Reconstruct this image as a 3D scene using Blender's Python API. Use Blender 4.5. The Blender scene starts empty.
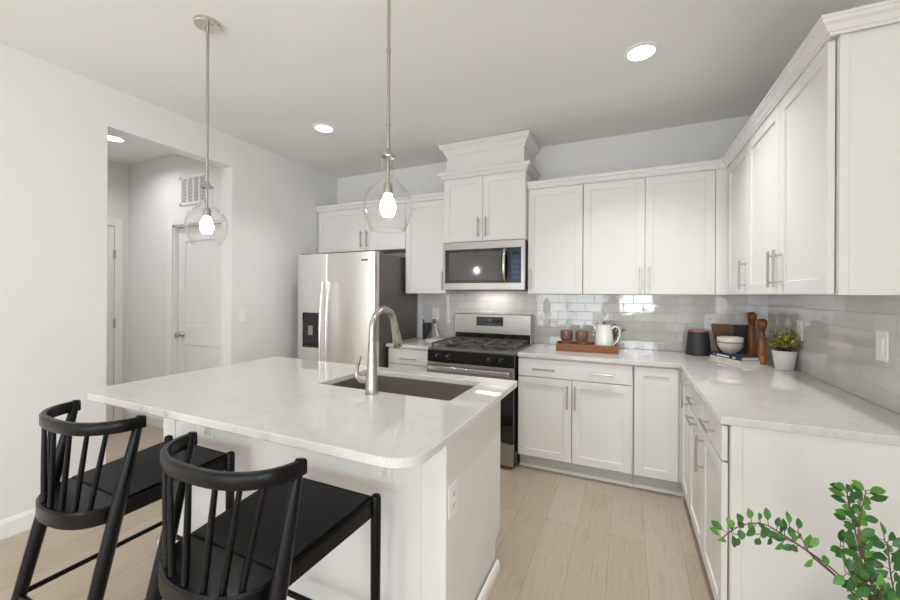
import bpy, bmesh, math, random
from mathutils import Vector, Matrix
random.seed(7)
C = bpy.context.scene.collection
SC = bpy.context.scene
PI = math.pi

# ------------------------------------------------------------------ camera
cam_data = bpy.data.cameras.new('camera')
cam = bpy.data.objects.new('camera', cam_data); C.objects.link(cam)
F_PX, Y_PX, YAW, ROLL = 385.05, 294.116, math.radians(24.68), math.radians(0.297)
cam_data.sensor_width = 36.0
cam_data.lens = F_PX / 900 * 36
cam_data.shift_y = -(300 - Y_PX) / 900
cam_data.clip_start = 0.05
_f = Vector((-math.sin(YAW), math.cos(YAW), 0)); _r = Vector((math.cos(YAW), math.sin(YAW), 0)); _u = Vector((0, 0, 1))
_r2 = _r * math.cos(ROLL) + _u * math.sin(ROLL); _u2 = -_r * math.sin(ROLL) + _u * math.cos(ROLL)
m = Matrix.Identity(4)
for i in range(3):
    m[i][0] = _r2[i]; m[i][1] = _u2[i]; m[i][2] = -_f[i]
m.translation = Vector((3.143, -3.61, 1.369))
cam.matrix_world = m
SC.camera = cam

# ------------------------------------------------------------------ world, daylight, exposure
world = bpy.data.worlds.new('world'); SC.world = world; world.use_nodes = True
bg = world.node_tree.nodes['Background']
bg.inputs[0].default_value = (0.86, 0.93, 1.0, 1); bg.inputs[1].default_value = 1.6
SC.view_settings.view_transform = 'Standard'
SC.view_settings.look = 'None'
SC.view_settings.gamma = 1.0
SC.view_settings.use_curve_mapping = False
SC.view_settings.exposure = 0.15

def area(name, loc, rot, sx, sy, power, col=(1, 1, 1), spread=180):
    d = bpy.data.lights.new(name, 'AREA'); d.shape = 'RECTANGLE'; d.size = sx; d.size_y = sy
    d.energy = power; d.color = col; d.spread = math.radians(spread)
    o = bpy.data.objects.new(name, d); C.objects.link(o); o.location = loc; o.rotation_euler = rot
    return o
# added area lamps for daylight through the assumed openings of the unseen living area
area('daylight_patio_door', (1.7, -7.62, 1.1), (PI/2, 0, 0), 1.9, 2.1, 46, (0.895, 0.945, 0.985))
area('daylight_window', (3.4, -7.62, 1.5), (PI/2, 0, 0), 0.9, 1.3, 34, (0.895, 0.945, 0.985))
area('daylight_side_window', (4.24, -5.2, 1.45), (PI/2, 0, PI/2), 2.2, 1.5, 52, (0.895, 0.945, 0.985))

# ------------------------------------------------------------------ materials
def lin(h):
    h = h.lstrip('#'); out = []
    for i in (0, 2, 4):
        c = int(h[i:i+2], 16) / 255
        out.append(c / 12.92 if c <= 0.04045 else ((c + 0.055) / 1.055) ** 2.4)
    return (*out, 1)
def mat(name, col, rough=0.5, metal=0.0, spec=0.5, coat=0.0):
    mt = bpy.data.materials.new(name); mt.use_nodes = True
    b = mt.node_tree.nodes['Principled BSDF']
    b.inputs['Base Color'].default_value = lin(col) if isinstance(col, str) else col
    b.inputs['Roughness'].default_value = rough; b.inputs['Metallic'].default_value = metal
    b.inputs['Specular IOR Level'].default_value = spec; b.inputs['Coat Weight'].default_value = coat
    return mt
def nodes(mt): return mt.node_tree.nodes, mt.node_tree.links, mt.node_tree.nodes['Principled BSDF']
def N(mt, t, **kw):
    n = mt.node_tree.nodes.new(t)
    for k, v in kw.items(): setattr(n, k, v)
    return n
def coords(mt, scale=(1, 1, 1), rot=(0, 0, 0), loc=(0, 0, 0)):
    tc = N(mt, 'ShaderNodeTexCoord'); mp = N(mt, 'ShaderNodeMapping')
    mt.node_tree.links.new(tc.outputs['Object'], mp.inputs[0])
    mp.inputs['Scale'].default_value = scale; mp.inputs['Rotation'].default_value = rot; mp.inputs['Location'].default_value = loc
    return mp.outputs[0]
def ramp(mt, fac, stops):
    r = N(mt, 'ShaderNodeValToRGB'); mt.node_tree.links.new(fac, r.inputs[0])
    e = r.color_ramp.elements
    while len(e) < len(stops): e.new(0.5)
    for i, (p, c) in enumerate(stops):
        e[i].position = p; e[i].color = lin(c) if isinstance(c, str) else c
    return r.outputs[0]
def noise(mt, vec, scale, detail=4, rough=0.5):
    n = N(mt, 'ShaderNodeTexNoise'); mt.node_tree.links.new(vec, n.inputs['Vector'])
    n.inputs['Scale'].default_value = scale; n.inputs['Detail'].default_value = detail; n.inputs['Roughness'].default_value = rough
    return n.outputs['Fac']
def bump(mt, h, strength=0.2, dist=0.002):
    b = N(mt, 'ShaderNodeBump'); b.inputs['Strength'].default_value = strength; b.inputs['Distance'].default_value = dist
    mt.node_tree.links.new(h, b.inputs['Height'])
    mt.node_tree.links.new(b.outputs[0], mt.node_tree.nodes['Principled BSDF'].inputs['Normal'])

def noisy(name, c1, c2, scale, rough, stretch=(1, 1, 1), metal=0, spec=0.5, coat=0, bstr=0, lo=0.35, hi=0.65, detail=5):
    mt = mat(name, c1, rough, metal, spec, coat)
    v = coords(mt, stretch); f = noise(mt, v, scale, detail)
    mt.node_tree.links.new(ramp(mt, f, [(lo, c1), (hi, c2)]), mt.node_tree.nodes['Principled BSDF'].inputs['Base Color'])
    if bstr: bump(mt, f, bstr)
    return mt

WALL = noisy('wall_paint', '#e9e8e6', '#e7e6e4', 3, 0.75, spec=0.25)
CEIL = noisy('ceiling_paint', '#efeeec', '#eeedeb', 3, 0.9, spec=0.1)
CAB = noisy('cabinet_paint', '#e9e7e4', '#e7e5e2', 4, 0.42, spec=0.4)
TRIM = mat('trim_paint', '#efedea', 0.4)
DOORP = mat('door_paint', '#e9e8e6', 0.45)
PLASTIC = mat('white_plastic', '#efeeec', 0.35)
SLOTM = mat('dark_slot', '#3a3936', 0.6)
DARKGAP = mat('dark_void', '#2a2927', 0.9)
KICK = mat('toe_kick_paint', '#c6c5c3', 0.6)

def quartz():
    mt = mat('white_quartz', '#e9e7e4', 0.04, 0, 0.8)
    nd, lk, b = nodes(mt)
    v = coords(mt)
    a = noise(mt, v, 140, 2); c = noise(mt, v, 3.2, 8, 0.62)
    r1 = ramp(mt, a, [(0.36, '#d2d0cc'), (0.47, '#d9d7d3')])
    r2 = ramp(mt, c, [(0.47, '#ffffff'), (0.5, '#f8f7f6'), (0.53, '#ffffff')])
    mx = N(mt, 'ShaderNodeMix', data_type='RGBA', blend_type='MULTIPLY'); mx.inputs[0].default_value = 0.9
    lk.new(r1, mx.inputs[6]); lk.new(r2, mx.inputs[7]); lk.new(mx.outputs[2], b.inputs['Base Color'])
    return mt
QUARTZ = quartz()

def floor_mat():
    mt = mat('oak_plank', '#c9b59b', 0.38, 0, 0.35)
    nd, lk, b = nodes(mt)
    v = coords(mt, rot=(0, 0, PI/2))
    br = N(mt, 'ShaderNodeTexBrick'); lk.new(v, br.inputs['Vector'])
    br.offset = 0.37; br.inputs['Scale'].default_value = 1.0
    br.inputs['Brick Width'].default_value = 1.22; br.inputs['Row Height'].default_value = 0.18
    br.inputs['Mortar Size'].default_value = 0.0012; br.inputs['Mortar Smooth'].default_value = 0.3
    br.inputs['Color1'].default_value = lin('#c0b3a1'); br.inputs['Color2'].default_value = lin('#b6a792'); br.inputs['Mortar'].default_value = lin('#94866f')
    v2 = coords(mt, (22, 1.6, 1))
    g = noise(mt, v2, 2.2, 8, 0.62)
    r = ramp(mt, g, [(0.3, '#d8cdc0'), (0.5, '#ffffff'), (0.72, '#e6ddd2')])
    mx = N(mt, 'ShaderNodeMix', data_type='RGBA', blend_type='MULTIPLY'); mx.inputs[0].default_value = 0.55
    lk.new(br.outputs[0], mx.inputs[6]); lk.new(r, mx.inputs[7]); lk.new(mx.outputs[2], b.inputs['Base Color'])
    bump(mt, g, 0.05, 0.001)
    return mt
FLOOR = floor_mat()

def tile_mat(name, axis):
    mt = mat(name, '#cbc9c5', 0.06, 0, 0.95)
    nd, lk, b = nodes(mt)
    tc = N(mt, 'ShaderNodeTexCoord'); sx = N(mt, 'ShaderNodeSeparateXYZ'); cb = N(mt, 'ShaderNodeCombineXYZ')
    lk.new(tc.outputs['Object'], sx.inputs[0]); lk.new(sx.outputs[axis], cb.inputs[0]); lk.new(sx.outputs[2], cb.inputs[1])
    mp = N(mt, 'ShaderNodeMapping'); mp.inputs['Location'].default_value = (0.05, -0.914, 0); lk.new(cb.outputs[0], mp.inputs[0])
    br = N(mt, 'ShaderNodeTexBrick'); lk.new(mp.outputs[0], br.inputs['Vector'])
    br.offset = 0.5; br.inputs['Scale'].default_value = 1
    br.inputs['Brick Width'].default_value = 0.1545; br.inputs['Row Height'].default_value = 0.0765
    br.inputs['Mortar Size'].default_value = 0.0019; br.inputs['Mortar Smooth'].default_value = 0.1
    br.inputs['Color1'].default_value = lin('#d6d3cf'); br.inputs['Color2'].default_value = lin('#c9c6c2'); br.inputs['Mortar'].default_value = lin('#b5b3af')
    lk.new(br.outputs[0], b.inputs['Base Color'])
    rr = ramp(mt, br.outputs['Fac'], [(0.0, (0.06, 0.06, 0.06, 1)), (1.0, (0.6, 0.6, 0.6, 1))]); lk.new(rr, b.inputs['Roughness'])
    wv = noise(mt, mp.outputs[0], 9, 2)
    sb = N(mt, 'ShaderNodeMath', operation='SUBTRACT'); lk.new(wv, sb.inputs[0]); lk.new(br.outputs['Fac'], sb.inputs[1])
    bump(mt, sb.outputs[0], 0.35, 0.003)
    return mt
TILE_B = tile_mat('subway_tile_back', 0); TILE_R = tile_mat('subway_tile_right', 1)

def steel(name, col, rough, stretch):
    mt = mat(name, col, rough, 1.0)
    nd, lk, b = nodes(mt)
    v = coords(mt, stretch); f = noise(mt, v, 6, 3)
    mp = N(mt, 'ShaderNodeMapRange'); lk.new(f, mp.inputs[0])
    mp.inputs[3].default_value = rough - 0.05; mp.inputs[4].default_value = rough + 0.07
    lk.new(mp.outputs[0], b.inputs['Roughness'])
    bump(mt, f, 0.03, 0.001)
    return mt
STEEL = steel('brushed_steel', '#f2efeb', 0.34, (1.2, 1.2, 90))
STEEL2 = steel('appliance_steel', '#aeaaa6', 0.28, (1.2, 1.2, 90))
STEEL_SINK = steel('sink_steel', '#a39d96', 0.36, (60, 1, 1))
NICKEL = steel('brushed_nickel', '#b9b5ae', 0.28, (30, 30, 4))
PULL = steel('pull_nickel', '#b3afa9', 0.33, (30, 30, 4))
CHROME = mat('polished_nickel', '#d5d2cd', 0.12, 1.0)
DARKSIDE = noisy('fridge_side_paint', '#77716f', '#736d6b', 40, 0.42, metal=0.35)
BLACKGLASS = mat('black_glass', '#0b0b0c', 0.06, 0, 0.5, 0.5)
MWGLASS = mat('microwave_glass', '#53514e', 0.08, 0, 0.6)
ENAMEL = mat('black_enamel', '#0d0d0e', 0.18)
IRON = mat('cast_iron', '#504d4a', 0.42)
BURNER = mat('burner_black', '#161514', 0.5)
COOKTOP = mat('cooktop_enamel', '#6b6764', 0.25, 0.0)
NAVYPANEL = mat('navy_control_panel', '#31465a', 0.12)
DISPLAY = mat('display_glass', '#0e1318', 0.08)
BLACKPLASTIC = mat('black_plastic', '#121212', 0.35)
GREYPLASTIC = mat('grey_plastic', '#8a8886', 0.4)

def black_wood():
    mt = mat('black_stained_oak', '#0f0f10', 0.3, 0, 0.22)
    nd, lk, b = nodes(mt)
    v = coords(mt, (1, 1, 0.12)); f = noise(mt, v, 90, 5, 0.6)
    lk.new(ramp(mt, f, [(0.35, '#040405'), (0.75, '#121213')]), b.inputs['Base Color'])
    bump(mt, f, 0.25, 0.001)
    return mt
BLACKWOOD = black_wood()
def weave():
    mt = mat('black_woven_cord', '#050608', 0.36, 0, 0.22)
    nd, lk, b = nodes(mt)
    w = N(mt, 'ShaderNodeTexWave', wave_type='BANDS', bands_direction='X'); lk.new(coords(mt), w.inputs['Vector'])
    w.inputs['Scale'].default_value = 55; w.inputs['Distortion'].default_value = 0.3
    bump(mt, w.outputs['Fac'], 0.5, 0.002)
    return mt
WEAVE = weave()
WOOD = noisy('acacia_wood', '#552a12', '#b5733f', 26, 0.28, (1, 1, 0.12))
WOODDARK = noisy('walnut_wood', '#5a3d28', '#7d5a3b', 10, 0.45, (0.3, 1, 1))
WICKER = noisy('woven_rattan', '#a0683c', '#6b4123', 90, 0.55, (1, 1, 4), bstr=0.5)
COPPER = mat('copper_lid', '#a8674c', 0.35, 0.3)
CERAMIC = mat('white_glaze', '#efeeea', 0.15)
STONEWARE = noisy('cream_stoneware', '#e6ddd2', '#d9cdbf', 25, 0.35)
MATTEBLACK = mat('matte_charcoal', '#2c2c2b', 0.5)
NAVY = mat('navy_cloth', '#27364f', 0.6)
PAPER = mat('paper_pages', '#e8e2d6', 0.8)
CREAMC = mat('cream_cover', '#d8cfc4', 0.6)
POTW = mat('white_pot', '#e6e5e2', 0.45)
AMBER = noisy('speckled_brown_glaze', '#8d6a55', '#6c4c3b', 70, 0.22)
TANGL = noisy('tan_glaze', '#a98a72', '#94745c', 30, 0.3)
SOIL = mat('soil', '#2e2620', 0.95)
LEAF = noisy('green_leaf', '#27541c', '#35702a', 14, 0.35)
LEAFB = noisy('bright_green_leaf', '#44802a', '#639a3c', 14, 0.38)
LEAFY = noisy('yellow_green_leaf', '#a0aa3c', '#d2cd62', 60, 0.5)
LEAFD = noisy('olive_leaf', '#5c6b45', '#7a8560', 40, 0.55)
BARK = noisy('brown_stem', '#5a4334', '#73584a', 40, 0.7)
BOARDWHITE = mat('marble_board', '#e8e2da', 0.3)

def thin_glass(name, tint=(1, 1, 1, 1), refl=0.1, base=0.001):
    mt = bpy.data.materials.new(name); mt.use_nodes = True
    nt = mt.node_tree; nt.nodes.clear()
    out = nt.nodes.new('ShaderNodeOutputMaterial'); mx = nt.nodes.new('ShaderNodeMixShader')
    tr = nt.nodes.new('ShaderNodeBsdfTransparent'); gl = nt.nodes.new('ShaderNodeBsdfGlossy')
    lw = nt.nodes.new('ShaderNodeLayerWeight'); lw.inputs['Blend'].default_value = 0.35
    mr = nt.nodes.new('ShaderNodeMapRange'); mr.inputs[1].default_value = 0.2; mr.inputs[3].default_value = base; mr.inputs[4].default_value = refl
    tr.inputs[0].default_value = tint; edge = nt.nodes.new('ShaderNodeMix'); edge.data_type = 'RGBA'; edge.inputs[6].default_value = tint; edge.inputs[7].default_value = (0.62, 0.64, 0.64, 1)
    pw = nt.nodes.new('ShaderNodeMath'); pw.operation = 'POWER'; pw.inputs[1].default_value = 2.0
    nt.links.new(lw.outputs['Facing'], pw.inputs[0]); nt.links.new(pw.outputs[0], edge.inputs[0]); nt.links.new(edge.outputs[2], tr.inputs[0]); gl.inputs['Roughness'].default_value = 0.03; gl.inputs[0].default_value = (0.95, 0.95, 0.95, 1)
    nt.links.new(lw.outputs['Facing'], mr.inputs[0]); nt.links.new(mr.outputs[0], mx.inputs[0])
    nt.links.new(tr.outputs[0], mx.inputs[1]); nt.links.new(gl.outputs[0], mx.inputs[2]); nt.links.new(mx.outputs[0], out.inputs[0])
    return mt
CLOCHE = thin_glass('cloche_glass', (0.95, 0.96, 0.96, 1), 0.95, 0.13)
GLASS = thin_glass('clear_glass', (0.985, 0.985, 0.985, 1), 0.8)
def emit(name, col, s):
    mt = bpy.data.materials.new(name); mt.use_nodes = True
    nt = mt.node_tree; nt.nodes.clear()
    out = nt.nodes.new('ShaderNodeOutputMaterial'); e = nt.nodes.new('ShaderNodeEmission')
    e.inputs[0].default_value = col; e.inputs[1].default_value = s; nt.links.new(e.outputs[0], out.inputs[0])
    return mt
LAMP = emit('lamp_lens', (1, 0.97, 0.92, 1), 6)
BULB = emit('bulb_glow', (0.96, 0.97, 1.0, 1), 55)

# ------------------------------------------------------------------ geometry helpers
def box(bm, x0, x1, y0, y1, z0, z1, bev=0.0, seg=2, mtx=None):
    t = bmesh.new()
    r = bmesh.ops.create_cube(t, size=1)
    for v in t.verts:
        v.co = Vector(((x0+x1)/2 + v.co.x*(x1-x0), (y0+y1)/2 + v.co.y*(y1-y0), (z0+z1)/2 + v.co.z*(z1-z0)))
    if bev > 0:
        bmesh.ops.bevel(t, geom=t.edges[:], offset=min(bev, 0.45*min(x1-x0, y1-y0, z1-z0)), segments=seg, affect='EDGES', profile=0.5)
    merge(bm, t, mtx)
def merge(bm, t, mtx=None):
    if mtx is not None: bmesh.ops.transform(t, matrix=mtx, verts=t.verts[:])
    mp = {}
    for v in t.verts: mp[v] = bm.verts.new(v.co)
    for f in t.faces:
        try:
            nf = bm.faces.new([mp[v] for v in f.verts]); nf.smooth = f.smooth
        except ValueError: pass
    t.free()
def tube(bm, pts, rad, seg=10, cap=True, closed=False, squash=None):
    pts = [Vector(p) for p in pts]; n = len(pts)
    rads = rad if isinstance(rad, (list, tuple)) else [rad]*n
    tans = []
    for i in range(n):
        if closed: a, b = pts[i-1], pts[(i+1) % n]
        else: a, b = pts[max(i-1, 0)], pts[min(i+1, n-1)]
        tans.append((b-a).normalized())
    t0 = tans[0]; ref = Vector((0, 0, 1)) if abs(t0.z) < 0.9 else Vector((1, 0, 0))
    u = t0.cross(ref).normalized(); rings = []
    for i in range(n):
        t = tans[i]; u = (u - t*u.dot(t)).normalized(); w = t.cross(u)
        ring = []
        for k in range(seg):
            a = 2*PI*k/seg
            ring.append(bm.verts.new(pts[i] + (u*math.cos(a) + w*math.sin(a))*rads[i]))
        rings.append(ring)
    m_ = n if closed else n-1
    for i in range(m_):
        A, B = rings[i], rings[(i+1) % n]
        for k in range(seg):
            f = bm.faces.new((A[k], A[(k+1) % seg], B[(k+1) % seg], B[k])); f.smooth = True
    if cap and not closed:
        bm.faces.new(rings[0][::-1]); bm.faces.new(rings[-1])
def lathe(bm, prof, c=(0, 0, 0), seg=32, mtx=None, smooth=True):
    t = bmesh.new(); rings = []
    for r, z in prof:
        if r < 1e-6: rings.append([t.verts.new((c[0], c[1], c[2]+z))])
        else: rings.append([t.verts.new((c[0]+r*math.cos(2*PI*k/seg), c[1]+r*math.sin(2*PI*k/seg), c[2]+z)) for k in range(seg)])
    for A, B in zip(rings, rings[1:]):
        for k in range(seg):
            a0, a1 = A[k % len(A)], A[(k+1) % len(A)]; b0, b1 = B[k % len(B)], B[(k+1) % len(B)]
            vs = []
            for v in (a0, a1, b1, b0):
                if v not in vs: vs.append(v)
            if len(vs) >= 3:
                f = t.faces.new(vs); f.smooth = smooth
    merge(bm, t, mtx)
def cyl(bm, c, r, h, seg=24, bev=0.0, mtx=None):
    b = bev
    prof = [(0, 0), (r-b, 0), (r, b), (r, h-b), (r-b, h), (0, h)] if b else [(0, 0), (r, 0), (r, h), (0, h)]
    lathe(bm, prof, c, seg, mtx, smooth=False)
def prism(bm, poly, z0, z1, holes=(), bev=0.0):
    """vertical prism of a 2D outline with optional holes; bev rounds top/bottom rims a little"""
    loops = [list(poly)] + [list(h) for h in holes]
    def off(loop, d):
        n = len(loop); out = []
        A = sum(loop[i][0]*loop[(i+1) % n][1] - loop[(i+1) % n][0]*loop[i][1] for i in range(n))
        s = 1 if A > 0 else -1
        for i in range(n):
            p0 = Vector(loop[i-1]); p1 = Vector(loop[i]); p2 = Vector(loop[(i+1) % n])
            e1 = (p1-p0).normalized(); e2 = (p2-p1).normalized()
            n1 = Vector((-e1.y, e1.x))*s; n2 = Vector((-e2.y, e2.x))*s
            nn = (n1+n2); l = nn.length
            if l < 1e-6: out.append(tuple(p1)); continue
            nn /= l; k = d/max(0.3, nn.dot(n1)); q = p1 + nn*k; out.append((q.x, q.y))
        return out
    levels = [(z0, bev), (z0+bev, 0), (z1-bev, 0), (z1, bev)] if bev else [(z0, 0), (z1, 0)]
    first, last = [], []
    for li, lp in enumerate(loops):
        rings = []
        for z, d in levels:
            pl = off(lp, d if li == 0 else -d) if d else lp
            rings.append([bm.verts.new((x, y, z)) for x, y in pl])
        n = len(lp)
        for A, B in zip(rings, rings[1:]):
            for k in range(n): bm.faces.new((A[k], A[(k+1) % n], B[(k+1) % n], B[k]))
        first.append(rings[0]); last.append(rings[-1])
    for group in (first, last):
        if len(group) == 1: bm.faces.new(group[0])
        else:
            es = []
            for ring in group:
                for k in range(len(ring)):
                    e = bm.edges.get((ring[k], ring[(k+1) % len(ring)]))
                    if e: es.append(e)
            bmesh.ops.triangle_fill(bm, edges=es, use_beauty=True)
def sweep(bm, path, prof, closed_prof=True):
    """sweep a profile [(out, z)] along a 2D path, mitred; out is to the RIGHT of travel"""
    n = len(path); rings = []
    P = [Vector(p) for p in path]
    for i in range(n):
        e1 = (P[i]-P[i-1]).normalized() if i > 0 else None
        e2 = (P[i+1]-P[i]).normalized() if i < n-1 else None
        n1 = Vector((e1.y, -e1.x)) if e1 else None; n2 = Vector((e2.y, -e2.x)) if e2 else None
        if n1 and n2:
            nn = (n1+n2).normalized(); nn = nn / max(0.2, nn.dot(n1))
        else: nn = n1 or n2
        rings.append([bm.verts.new((P[i].x+nn.x*o, P[i].y+nn.y*o, z)) for o, z in prof])
    k = len(prof)
    for A, B in zip(rings, rings[1:]):
        for j in range(k):
            bm.faces.new((A[j], A[(j+1) % k], B[(j+1) % k], B[j]))
    bm.faces.new(rings[0]); bm.faces.new(rings[-1][::-1])
def obj(name, bm, m, parent=None, loc=None, rotz=0.0, smooth=None):
    bmesh.ops.recalc_face_normals(bm, faces=bm.faces[:])
    me = bpy.data.meshes.new(name); bm.to_mesh(me); bm.free()
    me.materials.append(m)
    if smooth is not None:
        for p in me.polygons: p.use_smooth = True
        me.set_sharp_from_angle(angle=math.radians(smooth))
    o = bpy.data.objects.new(name, me); C.objects.link(o)
    if parent is not None: o.parent = parent
    if loc is not None: o.location = loc
    if rotz: o.rotation_euler = (0, 0, rotz)
    return o
def thing(name, label, cat, loc=(0, 0, 0), rotz=0.0, group=None):
    o = bpy.data.objects.new(name, None); C.objects.link(o)
    o.empty_display_size = 0.05; o.location = loc; o.rotation_euler = (0, 0, rotz)
    o['label'] = label; o['category'] = cat
    if group: o['group'] = group
    return o
def tag(o, label, cat, group=None):
    o['label'] = label; o['category'] = cat
    if group: o['group'] = group
    return o
def struct(name, bm, m, parent=None):
    o = obj(name, bm, m, parent)
    if parent is None: o['kind'] = 'structure'
    return o
def B(*a, **k):
    bm = bmesh.new(); box(bm, *a, **k); return bm
def arc(cx, cy, r, a0, a1, n=8):
    return [(cx + r*math.cos(math.radians(a0+(a1-a0)*i/n)), cy + r*math.sin(math.radians(a0+(a1-a0)*i/n))) for i in range(n+1)]
def rrect(x0, x1, y0, y1, r, n=6):
    return (arc(x1-r, y0+r, r, -90, 0, n) + arc(x1-r, y1-r, r, 0, 90, n) + arc(x0+r, y1-r, r, 90, 180, n) + arc(x0+r, y0+r, r, 180, 270, n))

# ------------------------------------------------------------------ room shell
W, H = 4.106, 2.74
YR = -7.5                                             # rear wall of the living area
T = 0.12
OP0, OP1, OPH = -2.236, -1.347, 2.475                 # hall opening in the left wall
HX = -1.774; HY = -1.275                              # hall far walls
bm = bmesh.new(); box(bm, HX-0.1, W+T, YR-T, T, -0.06, 0.0); struct('floor', bm, FLOOR)
bm = bmesh.new(); box(bm, HX-0.1, W+T, YR-T, T, H, H+0.06); struct('ceiling', bm, CEIL)
bm = bmesh.new(); box(bm, -T, W+T, 0, T, 0, H); struct('wall_back', bm, WALL)
bm = bmesh.new()
box(bm, -T, 0, OP1, 0, 0, H); box(bm, -T, 0, YR, OP0, 0, H); box(bm, -T, 0, OP0, OP1, OPH, H)
bmesh.ops.remove_doubles(bm, verts=bm.verts[:], dist=1e-5)
struct('wall_left', bm, WALL)
bm = bmesh.new()                                      # right wall with a window by the living area
wy0, wy1, wz0, wz1 = -6.3, -4.1, 0.7, 2.2
box(bm, W, W+T, wy1, 0, 0, H); box(bm, W, W+T, YR, wy0, 0, H); box(bm, W, W+T, wy0, wy1, 0, wz0); box(bm, W, W+T, wy0, wy1, wz1, H)
struct('wall_right', bm, WALL)
bm = bmesh.new()                                      # rear wall: patio door and window
for x0, x1, z0, z1 in ((0, 0.75, 0, H), (0.75, 2.65, 2.12, H), (2.65, 2.95, 0, H), (2.95, 3.85, 0, 0.85), (2.95, 3.85, 2.15, H), (3.85, W, 0, H)):
    box(bm, x0, x1, YR-T, YR, z0, z1)
struct('wall_rear', bm, WALL)
def window(name, x0, x1, z0, z1, y, mull, turn=False):
    fr = bmesh.new(); d = 0.06
    def bx_(a0, a1, b0, b1):
        if turn: box(fr, y, y+d, a0, a1, b0, b1)
        else: box(fr, a0, a1, y-d, y, b0, b1)
    bx_(x0, x1, z0, z0+.05); bx_(x0, x1, z1-.05, z1); bx_(x0, x0+.05, z0, z1); bx_(x1-.05, x1, z0, z1)
    for q in mull: bx_(q-.03, q+.03, z0, z1)
    o = struct(name, fr, TRIM)
    gl = bmesh.new()
    if turn: box(gl, y+.03, y+.034, x0+.05, x1-.05, z0+.05, z1-.05)
    else: box(gl, x0+.05, x1-.05, y-.034, y-.03, z0+.05, z1-.05)
    obj('window_pane', gl, GLASS, o)
window('window_1', 0.75, 2.65, 0.0, 2.12, YR-.02, [1.7])
window('window_2', 2.95, 3.85, 0.85, 2.15, YR-.02, [])
window('window_3', wy0, wy1, wz0, wz1, W+.03, [(wy0+wy1)/2], True)
# hall beyond the opening
bm = bmesh.new(); box(bm, HX-0.1, HX, -3.6, HY, 0, H); struct('wall_hall_end', bm, WALL)
dx0, dx1, dzh = -0.965, -0.225, 2.035                 # opening of the hall door facing the camera
bm = bmesh.new()
box(bm, HX-.1, dx0, HY, HY+0.11, 0, H); box(bm, dx1, -T, HY, HY+0.11, 0, H); box(bm, dx0, dx1, HY, HY+0.11, dzh, H)
struct('wall_hall_side', bm, WALL)
bm = bmesh.new(); box(bm, HX-.1, -T, -3.7, -3.6, 0, H); struct('wall_hall_near', bm, WALL)
# baseboards
def baseboard(name, path):
    bm = bmesh.new()
    sweep(bm, path, [(0, 0), (0.014, 0), (0.014, 0.085), (0.008, 0.1), (0.0, 0.105)])
    return struct(name, bm, TRIM)
baseboard('baseboard_left', [(0, -7.4), (0, OP0)])
baseboard('baseboard_left_return', [(0, OP1), (0, -0.83)])
bm = bmesh.new(); sweep(bm, [(HX, -3.5), (HX, -2.42)], [(0, 0), (0.014, 0), (0.014, 0.085), (0.008, 0.1), (0, 0.105)]); struct('baseboard_hall_end', bm, TRIM)
bm = bmesh.new(); sweep(bm, [(HX+.001, HY), (dx0-.105, HY)], [(0, 0), (0.014, 0), (0.014, 0.085), (0.008, 0.1), (0, 0.105)]); struct('baseboard_hall_side', bm, TRIM)
# hall door with knob (faces the kitchen opening)
def panel_door(bm, w, h, t=0.035):
    """two-panel door slab in local x (width), y (front at -t), z"""
    box(bm, 0, w, -t, 0, 0.008, h, 0.002, 1)
    return bm
def shaker(bm, x0, x1, z0, z1, yf, t=0.02, st=0.057, rec=0.008, panels=None):
    """door slab with recessed panel(s): front face at y=yf (facing -y), back at yf+t"""
    e = 0.0012
    pans = panels or [(x0+st, x1-st, z0+st, z1-st)]
    box(bm, x0, x1, yf+rec+0.001, yf+t, z0, z1)       # backing slab
    xs0, xs1 = pans[0][0], pans[0][1]
    box(bm, x0, xs0, yf, yf+rec+0.002, z0, z1, e, 1); box(bm, xs1, x1, yf, yf+rec+0.002, z0, z1, e, 1)
    zs = [z0] + [q for p in sorted(pans, key=lambda p: p[2]) for q in (p[2], p[3])] + [z1]
    for i in range(0, len(zs), 2):
        box(bm, xs0-.0015, xs1+.0015, yf+.0003, yf+rec+0.002, zs[i], zs[i+1], e, 1)
d2 = bmesh.new()
shaker(d2, dx0+.022, dx1-.022, 0.01, dzh-.018, HY+0.035, 0.035, 0.11, 0.007,
       [(dx0+.13, dx1-.13, 0.2, 0.86), (dx0+.13, dx1-.13, 1.05, dzh-.16)])
do = struct('door_1', d2, DOORP)
k = bmesh.new(); q = Matrix.Translation((-0.865, HY+0.035, 0.955)) @ Matrix.Rotation(PI/2, 4, 'X')
lathe(k, [(0, 0), (.03, 0), (.032, .004), (.028, .009), (.012, .012), (.011, .035), (.025, .045), (.029, .056), (.024, .068), (.0, .072)], seg=20, mtx=q)
obj('door_knob', k, NICKEL, do)
def casing(name, x0, x1, zt, yw, w=0.075):
    bm = bmesh.new()
    for a, b_, z0, z1 in ((x0-w, x0, 0, zt+w), (x1, x1+w, 0, zt+w), (x0, x1, zt, zt+w)):
        box(bm, a, b_, yw-.017, yw, z0, z1, .004, 2)
    # jamb lining and stop
    box(bm, x0, x0+.018, yw, yw+.11, 0, zt); box(bm, x1-.018, x1, yw, yw+.11, 0, zt); box(bm, x0, x1, yw, yw+.11, zt-.016, zt)
    return bm
struct('trim_1', casing('c', dx0, dx1, dzh, HY), TRIM)
# second hall door on the end wall, seen edge-on at the opening's left side
ed = bmesh.new(); R90 = Matrix.Translation((HX, 0, 0)) @ Matrix.Rotation(PI/2, 4, 'Z')
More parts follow.
